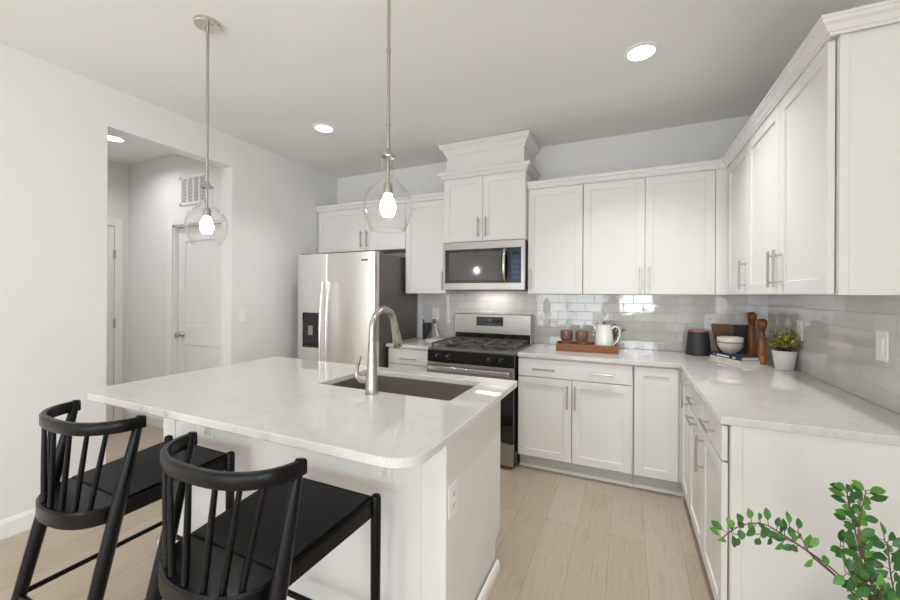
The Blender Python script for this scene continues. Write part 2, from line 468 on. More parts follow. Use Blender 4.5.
# local x -> +Y, local -y -> +X
t_ = bmesh.new(); shaker(t_, -2.20, -1.405, 0.01, 2.06, -0.012, 0.03, 0.11, 0.007, [(-2.09, -1.515, 0.2, 0.86), (-2.09, -1.515, 1.05, 1.92)]); merge(ed, t_, R90)
d1 = struct('door_2', ed, DOORP)
for z in (0.30, 1.045, 1.775):
    h = bmesh.new(); t_ = bmesh.new(); box(t_, -1.412, -1.392, -0.024, -0.012, z-.045, z+.045, .002, 1); merge(h, t_, R90); obj('hinge', h, NICKEL, d1)
t_ = bmesh.new(); cs = bmesh.new()
for a, b_, z0, z1 in ((-1.40, -1.325, 0, 2.145), (-2.28, -2.205, 0, 2.145), (-2.205, -1.40, 2.068, 2.145)): box(t_, a, b_, -.017, 0, z0, z1, .004, 2)
merge(cs, t_, R90); struct('trim_2', cs, TRIM)

# tiled backsplash
bm = bmesh.new(); box(bm, 1.165, W, -0.008, 0, 0.914, 1.40); struct('trim_3', bm, TILE_B)
bm = bmesh.new(); box(bm, W-0.008, W, -1.866, -0.008, 0.914, 1.40); struct('trim_4', bm, TILE_R)

# ------------------------------------------------------------------ cabinets
def pull_v(bm, x, yf, z0, z1):
    box(bm, x-.0055, x+.0055, yf-.037, yf-.027, z0, z1, .002, 1)
    for z in (z0+.024, z1-.024): box(bm, x-.004, x+.004, yf-.029, yf, z-.004, z+.004, .001, 1)
def pull_h(bm, x0, x1, yf, z):
    box(bm, x0, x1, yf-.037, yf-.027, z-.0055, z+.0055, .002, 1)
    for x in (x0+.024, x1-.024): box(bm, x-.004, x+.004, yf-.029, yf, z-.004, z+.004, .001, 1)
G = 0.0016
def front(parent, kind, x0, x1, z0, z1, yf, pull=None, slab=False):
    bm = bmesh.new()
    if slab: box(bm, x0+G, x1-G, yf, yf+.02, z0+G, z1-G, .002, 1)
    else: shaker(bm, x0+G, x1-G, z0+G, z1-G, yf)
    o = obj(kind, bm, CAB, parent)
    for p in (pull or []):
        b = bmesh.new()
        if p[0] == 'v': pull_v(b, p[1], yf, p[2], p[3])
        else: pull_h(b, p[1], p[2], yf, p[3])
        obj('bar_pull', b, PULL, o)
    return o
def body(parent, w, d, h, z0=0.0):
    bm = bmesh.new(); box(bm, 0.0005, w-0.0005, -d+.0215, -0.0005, z0, h, .0015, 1)
    return obj('cabinet_box', bm, CAB, parent)
UZ0, UZ1, UD = 1.373, 2.285, 0.33
DZ0, DZ1 = UZ0+.002, 2.266
VP = (1.408, 1.58)

# uppers along the back wall (local frame: x to the right, front faces -y)
def upper(label, x0, x1, doors, z0=UZ0, z1=UZ1, d=UD, dz=None):
    c = thing('upper_cabinet', label, 'cabinet', (x0, 0, 0))
    w = x1-x0; body(c, w, d, z1, z0)
    for a, b_, px in doors:
        q0, q1 = dz or (DZ0, DZ1)
        front(c, 'door', a-x0, b_-x0, q0, q1, -d, [('v', px-x0, *( (q0+.035, q0+.207) ))])
    return c
upper('short wide two-door white cabinet above the refrigerator', 0.004, 1.147, [(0.02, 0.655, 0.618), (0.655, 1.147, 0.692)], z0=1.815, dz=(1.817, 2.266))
upper('narrow white upper cabinet between the refrigerator and the microwave', 1.148, 1.597, [(1.15, 1.597, 1.565)])
upper('single-door white upper cabinet just right of the microwave', 2.366, 2.816, [(2.368, 2.816, 2.397)])
c = upper('widest two-door white upper cabinet on the back wall, above the tray', 2.817, 3.782, [(2.819, 3.266, 3.234), (3.266, 3.714, 3.292)])
bm = bmesh.new(); box(bm, 3.716-2.817, 3.79-2.817, -UD, -UD+.02, DZ0, DZ1, .001, 1); obj('filler_strip', bm, CAB, c)
# raised cabinet over the microwave with its own stacked crown
MWF = 0.40
c = upper('tallest white cabinet above the microwave with a stacked box top', 1.60, 2.364, [(1.602, 1.981, 1.945), (1.981, 2.362, 2.017)], z0=1.838, z1=2.43, d=MWF, dz=(1.84, 2.418))
def crown_prof(zb, hh, out, k=1.0):
    return [(0, zb), (0.008, zb), (0.008, zb+hh*.16), (0.014, zb+hh*.2), (out*.55, zb+hh*.5), (out*.85, zb+hh*.62), (out*.87, zb+hh*.8), (out, zb+hh*.84), (out, zb+hh), (0, zb+hh)]
def crown_obj(name, path, zb, hh, out, parent, fill=None):
    bm = bmesh.new(); sweep(bm, path, crown_prof(zb, hh, out))
    if fill: box(bm, *fill)
    return obj(name, bm, CAB, parent)
w = 0.764
crown_obj('lower_crown', [(0.0, -.345), (0, -MWF), (w, -MWF), (w, -.012)][0:4], 2.418, 0.06, 0.048, c)
bm = bmesh.new(); box(bm, 0.02, w-.02, -MWF+.02, -.012, 2.43, 2.70, .001, 1); obj('riser_box', bm, CAB, c)
crown_obj('upper_crown', [(0.02, -.012), (0.02, -MWF+.02), (w-.02, -MWF+.02), (w-.02, -.012)], 2.63, 0.105, 0.06, c)

# uppers along the right wall (local frame turned: local x runs towards the camera, front faces -X)
def rupper(label, y0, y1, doors, end=False):
    c = thing('upper_cabinet', label, 'cabinet', (W, y0, 0), -PI/2)
    w = y0-y1
    bm = bmesh.new(); box(bm, 0.0005, w-0.0005, -UD+.030, -.0005, UZ0, UZ1, .0015, 1); obj('cabinet_box', bm, CAB, c)
    for a, b_, p in doors: front(c, 'door', y0-a, y0-b_, DZ0, DZ1, -UD+.005, [('v', y0-p, *VP)])
    return c
rupper('corner white upper cabinet with one door on the right-hand run', -0.005, -0.838, [(-0.352, -0.838, -0.812)])
c = rupper('large two-door white upper cabinet at the near end of the right wall', -0.84, -1.838, [(-0.842, -1.352, -1.322), (-1.354, -1.828, -1.397)])
wl = -0.84+1.838
bm = bmesh.new(); box(bm, wl, wl+.009, -UD+.030, -UD+.055, UZ0, UZ1, .001, 1); box(bm, wl, wl+.005, -UD+.055, -.001, UZ0, UZ1, .001, 1)
obj('end_panel', bm, CAB, c)
# crown mouldings
t = thing('crown_moulding', 'white crown moulding running over the back and right-hand upper cabinets', 'moulding')
xr = W-UD+.005
bm = bmesh.new(); sweep(bm, [(2.366, -UD), (xr, -UD), (xr, -1.852), (W-.001, -1.852)], crown_prof(2.267, .058, .04)); obj('moulding_run', bm, CAB, t)
t = thing('crown_moulding', 'white crown moulding above the refrigerator and narrow left cabinets', 'moulding')
bm = bmesh.new(); sweep(bm, [(0.006, -UD), (1.597, -UD)], crown_prof(2.267, .058, .04)); obj('moulding_run', bm, CAB, t)

# base cabinets
BF = 0.63
def toe(parent, x0, x1, d=0.55):
    bm = bmesh.new(); box(bm, x0, x1, -d, -.01, 0, .112); obj('toe_kick', bm, KICK, parent)
    bm = bmesh.new(); sweep(bm, [(x0, -d), (x1, -d)], [(0, 0), (.012, 0), (.011, .006), (.006, .014), (0, .018)]); obj('shoe_moulding', bm, TRIM, parent)
def bbody(parent, w, d=BF):
    bm = bmesh.new(); box(bm, .0005, w-.0005, -d+.0215, -.0005, .11, .883, .001, 1); obj('cabinet_box', bm, CAB, parent)
c = thing('base_cabinet', 'small white drawer cabinet between the refrigerator and the range', 'cabinet', (1.15, 0, 0))
bbody(c, .442); toe(c, 0, .442)
front(c, 'drawer', 0.002, .44, .735, .872, -BF, [('h', .14, .31, .79)], True)
front(c, 'door', 0.002, .44, .115, .731, -BF, [('v', .40, .52, .695)])
c = thing('base_cabinet', 'white base cabinet under the tray with one wide drawer and two doors', 'cabinet', (2.365, 0, 0))
bbody(c, .822); toe(c, 0, .822)
front(c, 'drawer', .002, .815, .735, .872, -BF, [('h', .12, .29, .797), ('h', .527, .70, .797)], True)
front(c, 'door', .002, .408, .115, .731, -BF, [('v', .379, .52, .694)])
front(c, 'door', .411, .815, .115, .731, -BF, [('v', .433, .52, .694)])
c = thing('base_cabinet', 'white corner base cabinet with one full-height door on each side', 'cabinet', (3.19, 0, 0))
bm = bmesh.new(); box(bm, .0005, W-3.19-.0005, -.608, -.0005, .11, .883, .001, 1); box(bm, 3.4975-3.19, W-3.19-.0005, -.985, -.6, .11, .883, .001, 1); obj('cabinet_box', bm, CAB, c)
toe(c, 0, 3.56-3.19)
front(c, 'door', .004, .272, .115, .872, -BF)
# its second door faces -X; built in a turned frame and parented with identity
def rfront(parent, ox, kind, y0, y1, z0, z1, pull, slab=False):
    """a front on the right-hand run; face at world x = RX, y from y0 (far) to y1 (near)"""
    bm = bmesh.new(); t_ = bmesh.new()
    M_ = Matrix.Translation((RX-ox, 0, 0)) @ Matrix.Rotation(-PI/2, 4, 'Z')    # local x -> -Y, local -y -> -X
    if slab: box(t_, -y0+G, -y1-G, 0, .02, z0+G, z1-G, .002, 1)
    else: shaker(t_, -y0+G, -y1-G, z0+G, z1-G, 0)
    merge(bm, t_, M_); o = obj(kind, bm, CAB, parent)
    b = bmesh.new(); t_ = bmesh.new()
    if pull[0] == 'v': pull_v(t_, -pull[1], 0, pull[2], pull[3])
    else: pull_h(t_, -pull[1], -pull[2], 0, pull[3])
    merge(b, t_, M_); obj('bar_pull', b, PULL, o)
RX = 3.476
rfront(c, 3.19, 'door', -0.655, -0.985, .115, .872, ('v', -.955, .70, .865))
def rbase(label, y0, y1):
    c = thing('base_cabinet', label, 'cabinet', (RX, 0, 0))
    bm = bmesh.new(); box(bm, .025, W-RX-.0005, y1+.0005, y0-.0005, .11, .883, .001, 1); obj('cabinet_box', bm, CAB, c)
    bm = bmesh.new(); box(bm, .08, W-RX-.01, y1, y0, 0, .112); obj('toe_kick', bm, KICK, c)
    return c
c = rbase('white pull-out base cabinet with two horizontal pulls on the right-hand run', -.987, -1.42)
rfront(c, RX, 'drawer', -.99, -1.418, .735, .872, ('h', -1.12, -1.29, .805), True)
rfront(c, RX, 'pull_out_door', -.99, -1.418, .115, .731, ('h', -1.12, -1.29, .70))
c = rbase('white base cabinet at the near end of the right-hand counter', -1.421, -1.835)
rfront(c, RX, 'drawer', -1.422, -1.832, .735, .872, ('h', -1.55, -1.72, .805), True)
rfront(c, RX, 'door', -1.422, -1.832, .115, .731, ('v', -1.462, .535, .706))
bm = bmesh.new(); box(bm, .0255, W-RX-.0005, -1.849, -1.8365, 0, .883, .001, 1); box(bm, .0255, .06, -1.853, -1.8485, 0, .883, .001, 1)
obj('end_panel', bm, CAB, c)

# countertops
CT0, CT1 = 0.884, 0.914
bm = bmesh.new(); prism(bm, [(1.135, -.645), (1.594, -.645), (1.594, -.008), (1.135, -.008)], CT0, CT1, bev=.003)
tag(obj('countertop', bm, QUARTZ, smooth=30), 'small white quartz countertop left of the range', 'countertop')
bm = bmesh.new(); XC = 3.466
prism(bm, [(2.364, -.645), (XC-.0, -.645), (XC, -1.866), (W-.008, -1.866), (W-.008, -.008), (2.364, -.008)], CT0, CT1, bev=.003)
tag(obj('countertop', bm, QUARTZ, smooth=30), 'large L-shaped white quartz countertop along the back and right walls', 'countertop')

# ------------------------------------------------------------------ island
IX0, IX1, IY0, IY1 = 0.85, 2.623, -2.715, -1.614
SX0, SX1, SY0, SY1 = 1.722, 2.457, -2.117, -1.715
r = 0.10
outl = arc(IX1-r, IY0+r, r, -90, 0, 10) + arc(IX1-.012, IY1-.012, .012, 0, 90, 3) + arc(IX0+.012, IY1-.012, .012, 90, 180, 3) + arc(IX0+r, IY0+r, r, 180, 270, 10)
bm = bmesh.new(); prism(bm, outl, CT0, CT1, [rrect(SX0, SX1, SY0, SY1, .012, 3)[::-1]], bev=.003)
tag(obj('island_countertop', bm, QUARTZ, smooth=30), 'white quartz island top with rounded corners and a sink cut-out', 'countertop')
BX0, BX1, BY0, BY1 = 0.872, 2.560, -2.366, -1.685
isl = thing('kitchen_island', 'white panelled island base under the quartz island top', 'kitchen island', ((BX0+BX1)/2, (BY0+BY1)/2, 0))
ox, oy = (BX0+BX1)/2, (BY0+BY1)/2
def ib(name, m, *boxes, **k):
    bm = bmesh.new()
    for a in boxes: box(bm, a[0]-ox, a[1]-ox, a[2]-oy, a[3]-oy, a[4], a[5], k.get('bev', .001), 1)
    return obj(name, bm, m, isl)
# shell of panels (hollow under the sink)
ib('seating_side_panel', CAB, (BX0+.02, BX1-.02, BY0+.006, BY0+.026, 0, CT0))
bm = bmesh.new(); poly = [(BY0+.07, 0.0), (BY1-.0, 0.0)]
e_prof = [(BY0+.01, 0), (BY1-.075, 0), (BY1-.075, .125), (BY1, .17), (BY1, CT0), (BY0+.01, CT0)]
for nm, xx0, xx1 in (('end_panel', BX1-.026, BX1-.010), ('end_panel', BX0+.010, BX0+.026)):
    bm = bmesh.new()
    va = [bm.verts.new((xx0-ox, y-oy, z)) for y, z in e_prof]; vb = [bm.verts.new((xx1-ox, y-oy, z)) for y, z in e_prof]
    bm.faces.new(va); bm.faces.new(vb[::-1])
    for i in range(len(va)): bm.faces.new((va[i], va[(i+1) % len(va)], vb[(i+1) % len(va)], vb[i]))
    obj(nm, bm, CAB, isl)
ib('working_side', CAB, (BX0+.02, BX1-.02, BY1-.012, BY1, .115, CT0))
ib('toe_kick', KICK, (BX0+.02, BX1-.02, BY1-.095, BY1-.075, 0, .115))
for xx in (BX1, BX0+.10): ib('corner_post', CAB, (xx-.10, xx, BY0, BY0+.10, 0, CT0), bev=.002)
prf = [(0, 0), (.017, 0), (.017, .03), (.011, .045), (0, .05)]
bm = bmesh.new(); sweep(bm, [(BX0-ox, BY1-.08-oy), (BX0-ox, BY0-oy), (BX1-ox, BY0-oy), (BX1-ox, BY1-.08-oy)], prf); obj('shoe_moulding', bm, TRIM, isl)
def corbel(x):
    bm = bmesh.new(); prof = [(0, 0), (0, -.19)]
    pts = [(-.015, .0), (-.175, 0), (-.175, -.03), (-.165, -.035)]
    for i in range(9):
        a = i/8; pts.append((-.155+.105*math.sin(a*PI/2), -.04-.075*(1-math.cos(a*PI/2))))
    pts += [(-.045, -.12), (-.06, -.14), (-.06, -.155), (-.015, -.17)]; pts = [(a, b_*1.3) for a, b_ in pts]
    va = [bm.verts.new((x-.028-ox, BY0+.0065+.015+p[0]-oy, CT0-.004+p[1])) for p in pts]; vb = [bm.verts.new((x+.028-ox, BY0+.0065+.015+p[0]-oy, CT0-.004+p[1])) for p in pts]
    bm.faces.new(va); bm.faces.new(vb[::-1])
    for i in range(len(va)): bm.faces.new((va[i], va[(i+1) % len(va)], vb[(i+1) % len(va)], vb[i]))
    box(bm, x-.045-ox, x+.045-ox, BY0-.004-oy, BY0+.008-oy, CT0-.238, CT0-.004, .002, 1)
    obj('corbel', bm, CAB, isl)
corbel(2.285); corbel(1.245)

# outlets and switches: local frame, plate faces -y
def outlet_parts(t, kind):
    bm = bmesh.new(); box(bm, -.040, .040, -.006, 0, -.0625, .0625, .0035, 2); obj('cover_plate', bm, PLASTIC, t)
    if kind == 'outlet':
        for z in (.021, -.021):
            bm = bmesh.new(); prism(bm, arc(0, 0, .0165, 0, 352.5, 23), 0, .0025)
            bmesh.ops.transform(bm, matrix=Matrix.Translation((0, -.0055, z)) @ Matrix.Rotation(PI/2, 4, 'X'), verts=bm.verts[:])
            rc = obj('receptacle', bm, PLASTIC, t)
            bm = bmesh.new()
            box(bm, -.008, -.0055, -.0085, -.0078, z-.002, z+.007); box(bm, .0055, .008, -.0085, -.0078, z-.001, z+.006); box(bm, -.002, .002, -.0085, -.0078, z-.011, z-.007)
            obj('socket_slots', bm, SLOTM, rc)
    else:
        bm = bmesh.new(); box(bm, -.0165, .0165, -.010, -.005, -.0335, .0335, .002, 1); obj('rocker', bm, PLASTIC, t)
def outlet(name, label, cat, loc, rotz, kind='outlet', group=None):
    t = thing(name, label, cat, loc, rotz, group); outlet_parts(t, kind); return t
outlet('wall_outlet', 'white outlet behind the clear cone cloche, left of the range', 'outlet', (1.325, -.0085, 1.16), 0)
outlet('wall_outlet', 'white outlet on the tile just above the white jug', 'outlet', (2.91, -.0085, 1.16), 0)
outlet('wall_outlet', 'white outlet behind the charcoal canister and cutting board', 'outlet', (3.738, -.0085, 1.16), 0)
outlet('wall_outlet', 'white outlet on the right wall beside the potted plant', 'outlet', (W-.0085, -.605, 1.16), -PI/2)
outlet('light_switch', 'white rocker switch on the right wall near the counter end', 'switch', (W-.0085, -1.436, 1.165), -PI/2, 'switch')
outlet('light_switch', 'white rocker switch on the left wall right of the hall opening', 'switch', (.0005, -1.235, 1.165), PI/2, 'switch')
# outlet fixed to the island's right-hand post
po = obj('power_outlet', B(-.036, .036, -.006, 0, -.0585, .0585, bev=.0035), PLASTIC, isl, (BX1+.0005-ox, -2.315-oy, .615), PI/2)
po['label'] = 'white outlet plate on the corner post'
for z in (.021, -.021):
    obj('receptacle', B(-.0165, .0165, -.008, -.0055, z-.0145, z+.0145, bev=.004), PLASTIC, po)
    bm = bmesh.new()
    box(bm, -.008, -.0055, -.0085, -.0078, z-.002, z+.007); box(bm, .0055, .008, -.0085, -.0078, z-.001, z+.006); box(bm, -.002, .002, -.0085, -.0078, z-.011, z-.007)
    obj('socket_slots', bm, SLOTM, po)

# ------------------------------------------------------------------ sink and faucet
t = thing('kitchen_sink', 'stainless undermount sink set in the island top', 'sink', ((SX0+SX1)/2, (SY0+SY1)/2, .68))
sw, sd = (SX1-SX0)/2+.002, (SY1-SY0)/2+.002
bm = bmesh.new()
rings = []
for k_, z, rr in ((1.0, .2035, .02), (.995, .03, .03), (.96, .004, .05), (.90, 0.0, .05)):
    rings.append([bm.verts.new((x, y, z)) for x, y in rrect(-sw*k_, sw*k_, -sd*(1-(1-k_)*1.6), sd*(1-(1-k_)*1.6), rr, 4)])
for A, Bq in zip(rings, rings[1:]):
    for k_ in range(len(A)): bm.faces.new((A[k_], A[(k_+1) % len(A)], Bq[(k_+1) % len(A)], Bq[k_]))
bm.faces.new(rings[-1])
fl = [bm.verts.new((x, y, .2035)) for x, y in rrect(-sw-.006, sw+.006, -sd-.006, sd+.006, .025, 4)]
for k_ in range(len(fl)): bm.faces.new((fl[k_], fl[(k_+1) % len(fl)], rings[0][(k_+1) % len(fl)], rings[0][k_]))
obj('basin', bm, STEEL_SINK, t, smooth=35)
bm = bmesh.new(); lathe(bm, [(0, .004), (.03, .004), (.036, .009), (.05, .009), (.055, .0025), (.055, .001), (0, .001)], (0, .03, 0), 28); obj('drain', bm, CHROME, t)

FX, FY = 2.09, -2.165
t = thing('kitchen_faucet', 'brushed nickel gooseneck faucet with pull-down spray beside the sink', 'faucet', (FX, FY, CT1))
bm = bmesh.new()
lathe(bm, [(0, 0), (.029, 0), (.030, .004), (.028, .03), (.0245, .09), (.0205, .16), (.0178, .22), (.0168, .24), (0, .24)], seg=28); obj('faucet_body', bm, NICKEL, t, smooth=40)
bm = bmesh.new(); R_ = .092; pts = [(0, 0, .22), (0, 0, .26), (0, 0, .288)]
for i in range(1, 15):
    a = PI - (PI*0.93)*i/14
    pts.append((0, R_ + R_*math.cos(a), .288 + R_*math.sin(a)))
tube(bm, pts, .0158, 16); obj('gooseneck', bm, NICKEL, t, smooth=40)
e_ = Vector(pts[-1]); d_ = (e_-Vector(pts[-2])).normalized()
bm = bmesh.new(); tube(bm, [e_ - d_*.002, e_+d_*.008, e_+d_*.03, e_+d_*.075, e_+d_*.118, e_+d_*.124], [.0175, .018, .018, .022, .0255, .023], 18); sp = obj('spray_head', bm, NICKEL, t, smooth=40)
bm = bmesh.new(); tube(bm, [e_+d_*.1235, e_+d_*.127], [.017, .015], 18); obj('spray_nozzle', bm, BLACKPLASTIC, sp)
bm = bmesh.new(); tube(bm, [(-.015, 0, .062), (-.062, 0, .062), (-.070, 0, .062)], [.019, .019, .015], 16)
tube(bm, [(-.055, 0, .062), (-.078, .0, .064), (-.088, .0, .08), (-.085, .0, .105), (-.074, .0, .14), (-.064, .0, .165)], [.012, .0115, .010, .0085, .0075, .006], 12)
obj('lever_handle', bm, NICKEL, t, smooth=40)

# ------------------------------------------------------------------ refrigerator
t = thing('refrigerator', 'stainless side-by-side refrigerator with a black dispenser', 'refrigerator', (0.202, -.035, 0))
fw, fh = .918, 1.745
obj('case', B(.006, fw-.006, -.69, 0, .025, 1.735, bev=.004), DARKSIDE, t)
obj('base_grille', B(.02, fw-.02, -.685, -.62, 0.0, .085, bev=.002), BLACKPLASTIC, t)
sx_ = .376
def fdoor(x0, x1, hole=None):
    bm = bmesh.new(); y0, y1 = -.765, -.697
    outline = [(x0, y1), (x0, y0+.012)] + [(x0+.004, y0+.004), (x0+.012, y0)] + [((x0+x1)/2, y0)] + [(x1-.012, y0), (x1-.004, y0+.004), (x1, y0+.012), (x1, y1)]
    prism(bm, outline, .09, fh, bev=.003)
    return bm
dl = obj('freezer_door', fdoor(0, sx_), STEEL, t, smooth=30)
dr = obj('fridge_door', fdoor(sx_+.006, fw), STEEL, t, smooth=30)
# dispenser: black bezel with a recessed bay, lever, and control strip
bm = bmesh.new()
a0, a1, z0, z1 = .078, .298, .85, 1.185
for q in ((a0, a0+.02, z0, z1), (a1-.02, a1, z0, z1), (a0, a1, z0, z0+.03), (a0, a1, 1.10, z1)): box(bm, q[0], q[1], -.776, -.764, q[2], q[3], .002, 1)
box(bm, a0+.01, a1-.01, -.7715, -.766, z0+.01, z1-.01)
ds = obj('dispenser', bm, BLACKGLASS, dl); ds['label'] = 'black ice and water dispenser'
obj('dispenser_lever', B(.16, .215, -.785, -.7715, .97, 1.06, bev=.004), GREYPLASTIC, ds)
obj('drip_tray', B(a0+.03, a1-.03, -.790, -.770, z0+.022, z0+.034, bev=.002), BLACKPLASTIC, ds)
for x, par in ((sx_-.032, dl), (sx_+.042, dr)):
    bm = bmesh.new(); s = []
    for i in range(13):
        u_ = i/12; s.append((x, -.772-.052*math.sin(PI*min(max(u_, .04), .96))**.45, .50+.98*u_))
    t_ = bmesh.new(); tube(t_, s, .0125, 12); merge(bm, t_)
    obj('door_handle', bm, STEEL, par, smooth=50)
for x0, x1 in ((.02, .12), (fw-.12, fw-.02)):
    obj('hinge_cover', B(x0, x1, -.745, -.60, 1.7352, 1.757, bev=.006), DARKSIDE, t)
obj('badge', B(fw-.145, fw-.075, -.7685, -.7655, 1.665, 1.677, bev=.001), BLACKPLASTIC, dr)

# ------------------------------------------------------------------ microwave
t = thing('microwave', 'stainless over-the-range microwave with a dark window', 'microwave', (1.601, -.0085, 1.402))
mw, mh, my = .7615, .434, -.404
obj('case', B(.002, mw-.002, my+.035, 0, .004, mh-.0005, bev=.002), BLACKPLASTIC, t)
fr = bmesh.new()
# frame of the door and control bay: top band, bottom band, left edge, right edge
yy0, yy1 = my, my+.034
box(fr, 0, mw, yy0, yy1, mh-.066, mh-.001, .003, 1); box(fr, 0, mw, yy0, yy1, .006, .068, .003, 1)
box(fr, 0, .022, yy0, yy1, .066, mh-.064, .002, 1); box(fr, mw-.032, mw, yy0, yy1, .066, mh-.064, .002, 1)
obj('front_frame', fr, STEEL2, t)
obj('door_window', B(.02, .634, yy0+.004, yy1, .066, mh-.064, bev=.001), BLACKGLASS, t)
obj('window_glass', B(.058, .56, yy0+.0025, yy0+.0055, .092, mh-.092, bev=.001), MWGLASS, t)
cp = obj('control_panel', B(.636, mw-.032, yy0+.002, yy1, .066, mh-.064, bev=.001), NAVYPANEL, t)
obj('display', B(.65, .714, yy0+.0005, yy0+.0025, .305, .335), DISPLAY, cp)
bm = bmesh.new()
for i in range(4):
    for j in range(3): box(bm, .652+j*.022, .668+j*.022, yy0+.0012, yy0+.0024, .10+i*.045, .125+i*.045)
obj('keypad', bm, mat('keypad_print', '#3c536a', .2), cp)
bm = bmesh.new(); tube(bm, [(.59, yy0+.004, .082), (.59, yy0-.025, .095), (.59, yy0-.041, .15), (.59, yy0-.045, .215), (.59, yy0-.041, .285), (.59, yy0-.025, .34), (.59, yy0+.004, .353)], .0135, 12); obj('door_handle', bm, CHROME, t, smooth=50)
bm = bmesh.new(); box(bm, .06, mw-.06, -.36, -.06, .0, .006, .001, 1); obj('vent_grille', bm, GREYPLASTIC, t)
l = bpy.data.lights.new('microwave_task_light', 'AREA'); l.shape = 'RECTANGLE'; l.size = .3; l.size_y = .06; l.energy = 0.8; l.color = (1, .95, .88)
lo = bpy.data.objects.new('microwave_task_light', l); C.objects.link(lo); lo.location = (1.98, -.13, 1.398)

# ------------------------------------------------------------------ range
t = thing('gas_range', 'stainless gas range with black cast iron grates', 'stove', (1.596, -.045, 0))
rw = .76
obj('body', B(.002, rw-.002, -.625, -.002, .03, .895, bev=.002), ENAMEL, t)
for x in (.03, rw-.07):
    for y in (-.60, -.07):
        obj('foot', B(x, x+.04, y, y+.04, 0, .03), BLACKPLASTIC, t)
obj('cooktop', B(0, rw, -.645, -.099, .893, .916, bev=.006), COOKTOP, t)
# front control panel, gently sloped, with knobs
bm = bmesh.new()
va = [(-.625, .80), (-.655, .80), (-.650, .893), (-.625, .893)]
p_ = [bm.verts.new((0.001, y, z)) for y, z in va]; q_ = [bm.verts.new((rw-.001, y, z)) for y, z in va]
bm.faces.new(p_); bm.faces.new(q_[::-1])
for i in range(4): bm.faces.new((p_[i], p_[(i+1) % 4], q_[(i+1) % 4], q_[i]))
cpn = obj('control_panel', bm, ENAMEL, t)
kq = Matrix.Rotation(PI/2, 4, 'X')
for x in (.105, .20, .56, .655):
    bm = bmesh.new(); M_ = Matrix.Translation((x, -.653, .846)) @ kq
    lathe(bm, [(0, 0), (.026, 0), (.026, .006), (.021, .01), (.0195, .028), (.017, .032), (0, .032)], seg=24, mtx=M_)
    t_ = bmesh.new(); box(t_, -.0045, .0045, -.019, .019, .030, .042, .002, 1, mtx=M_); merge(bm, t_)
    kb = obj('knob', bm, BLACKPLASTIC, cpn, smooth=35)
    obj('knob_mark', B(x-.0012, x+.0012, -.6965, -.6945, .852, .863), PLASTIC, kb)
dv = bmesh.new(); box(dv, .004, rw-.004, -.667, -.628, .215, .70, .003, 1); od = obj('oven_door', dv, BLACKGLASS, t)
obj('door_band', B(.004, rw-.004, -.668, -.628, .702, .795, bev=.003), STEEL2, od)
bm = bmesh.new(); box(bm, .03, rw-.03, -.712, -.697, .735, .772, .007, 3)
for x in (.05, rw-.05): box(bm, x-.012, x+.012, -.70, -.666, .743, .764, .003, 1)
obj('door_handle', bm, CHROME, od, smooth=40)
obj('storage_drawer', B(.004, rw-.004, -.662, -.628, .035, .208, bev=.004), STEEL2, t)
# backguard
bgd = obj('backguard', B(0, rw, -.098, 0, .893, 1.182, bev=.006), STEEL2, t)
obj('backguard_lower_band', B(.018, rw-.006, -.1015, -.096, .917, 1.0, bev=.002), ENAMEL, bgd)
cpl = obj('clock_panel', B(.235, .50, -.1015, -.096, 1.07, 1.155, bev=.002), DISPLAY, bgd)
PRINT = mat('panel_print', '#6c7683', .5)
obj('button_strip', B(.262, .474, -.1026, -.1014, 1.085, 1.089), PRINT, cpl)
obj('clock_digits', B(.345, .39, -.1026, -.1014, 1.118, 1.132), PRINT, cpl)
def burner(x, y, r):
    bm = bmesh.new(); lathe(bm, [(0, .915), (r+.02, .915), (r+.016, .922), (r, .925), (r, .932), (r-.006, .936), (0, .937)], (x, y, 0), 28); obj('burner', bm, BURNER, t, smooth=35)
for x, y, r in ((.16, -.24, .036), (.16, -.48, .045), (.60, -.24, .036), (.60, -.48, .048), (.38, -.36, .042)): burner(x, y, r)
def grate(x0, x1):
    bm = bmesh.new(); y0, y1, z = -.615, -.115, .957; b_ = .0065
    for x in (x0+b_, x1-b_): box(bm, x-b_, x+b_, y0, y1, z-.014, z, .002, 1)
    for y in (y0+b_, (y0+y1)/2, y1-b_): box(bm, x0, x1, y-b_, y+b_, z-.014, z, .002, 1)
    xm = (x0+x1)/2
    for yc in ((y0*.75+y1*.25), (y0*.25+y1*.75)):
        for sx, sy in ((1, 0), (-1, 0), (0, 1), (0, -1)):
            if sx: box(bm, *(sorted((xm+sx*.028, x1 if sx > 0 else x0))), yc-.005, yc+.005, z-.014, z, .0015, 1)
            else: box(bm, xm-.005, xm+.005, *(sorted((yc+sy*.028, yc+sy*.128))), z-.014, z, .0015, 1)
    for x in (x0+b_, x1-b_):
        for y in (y0+b_, y1-b_): box(bm, x-b_, x+b_, y-b_, y+b_, .9155, z-.006)
    obj('grate', bm, IRON, t)
grate(.022, .272); grate(.276, .484); grate(.488, .738)

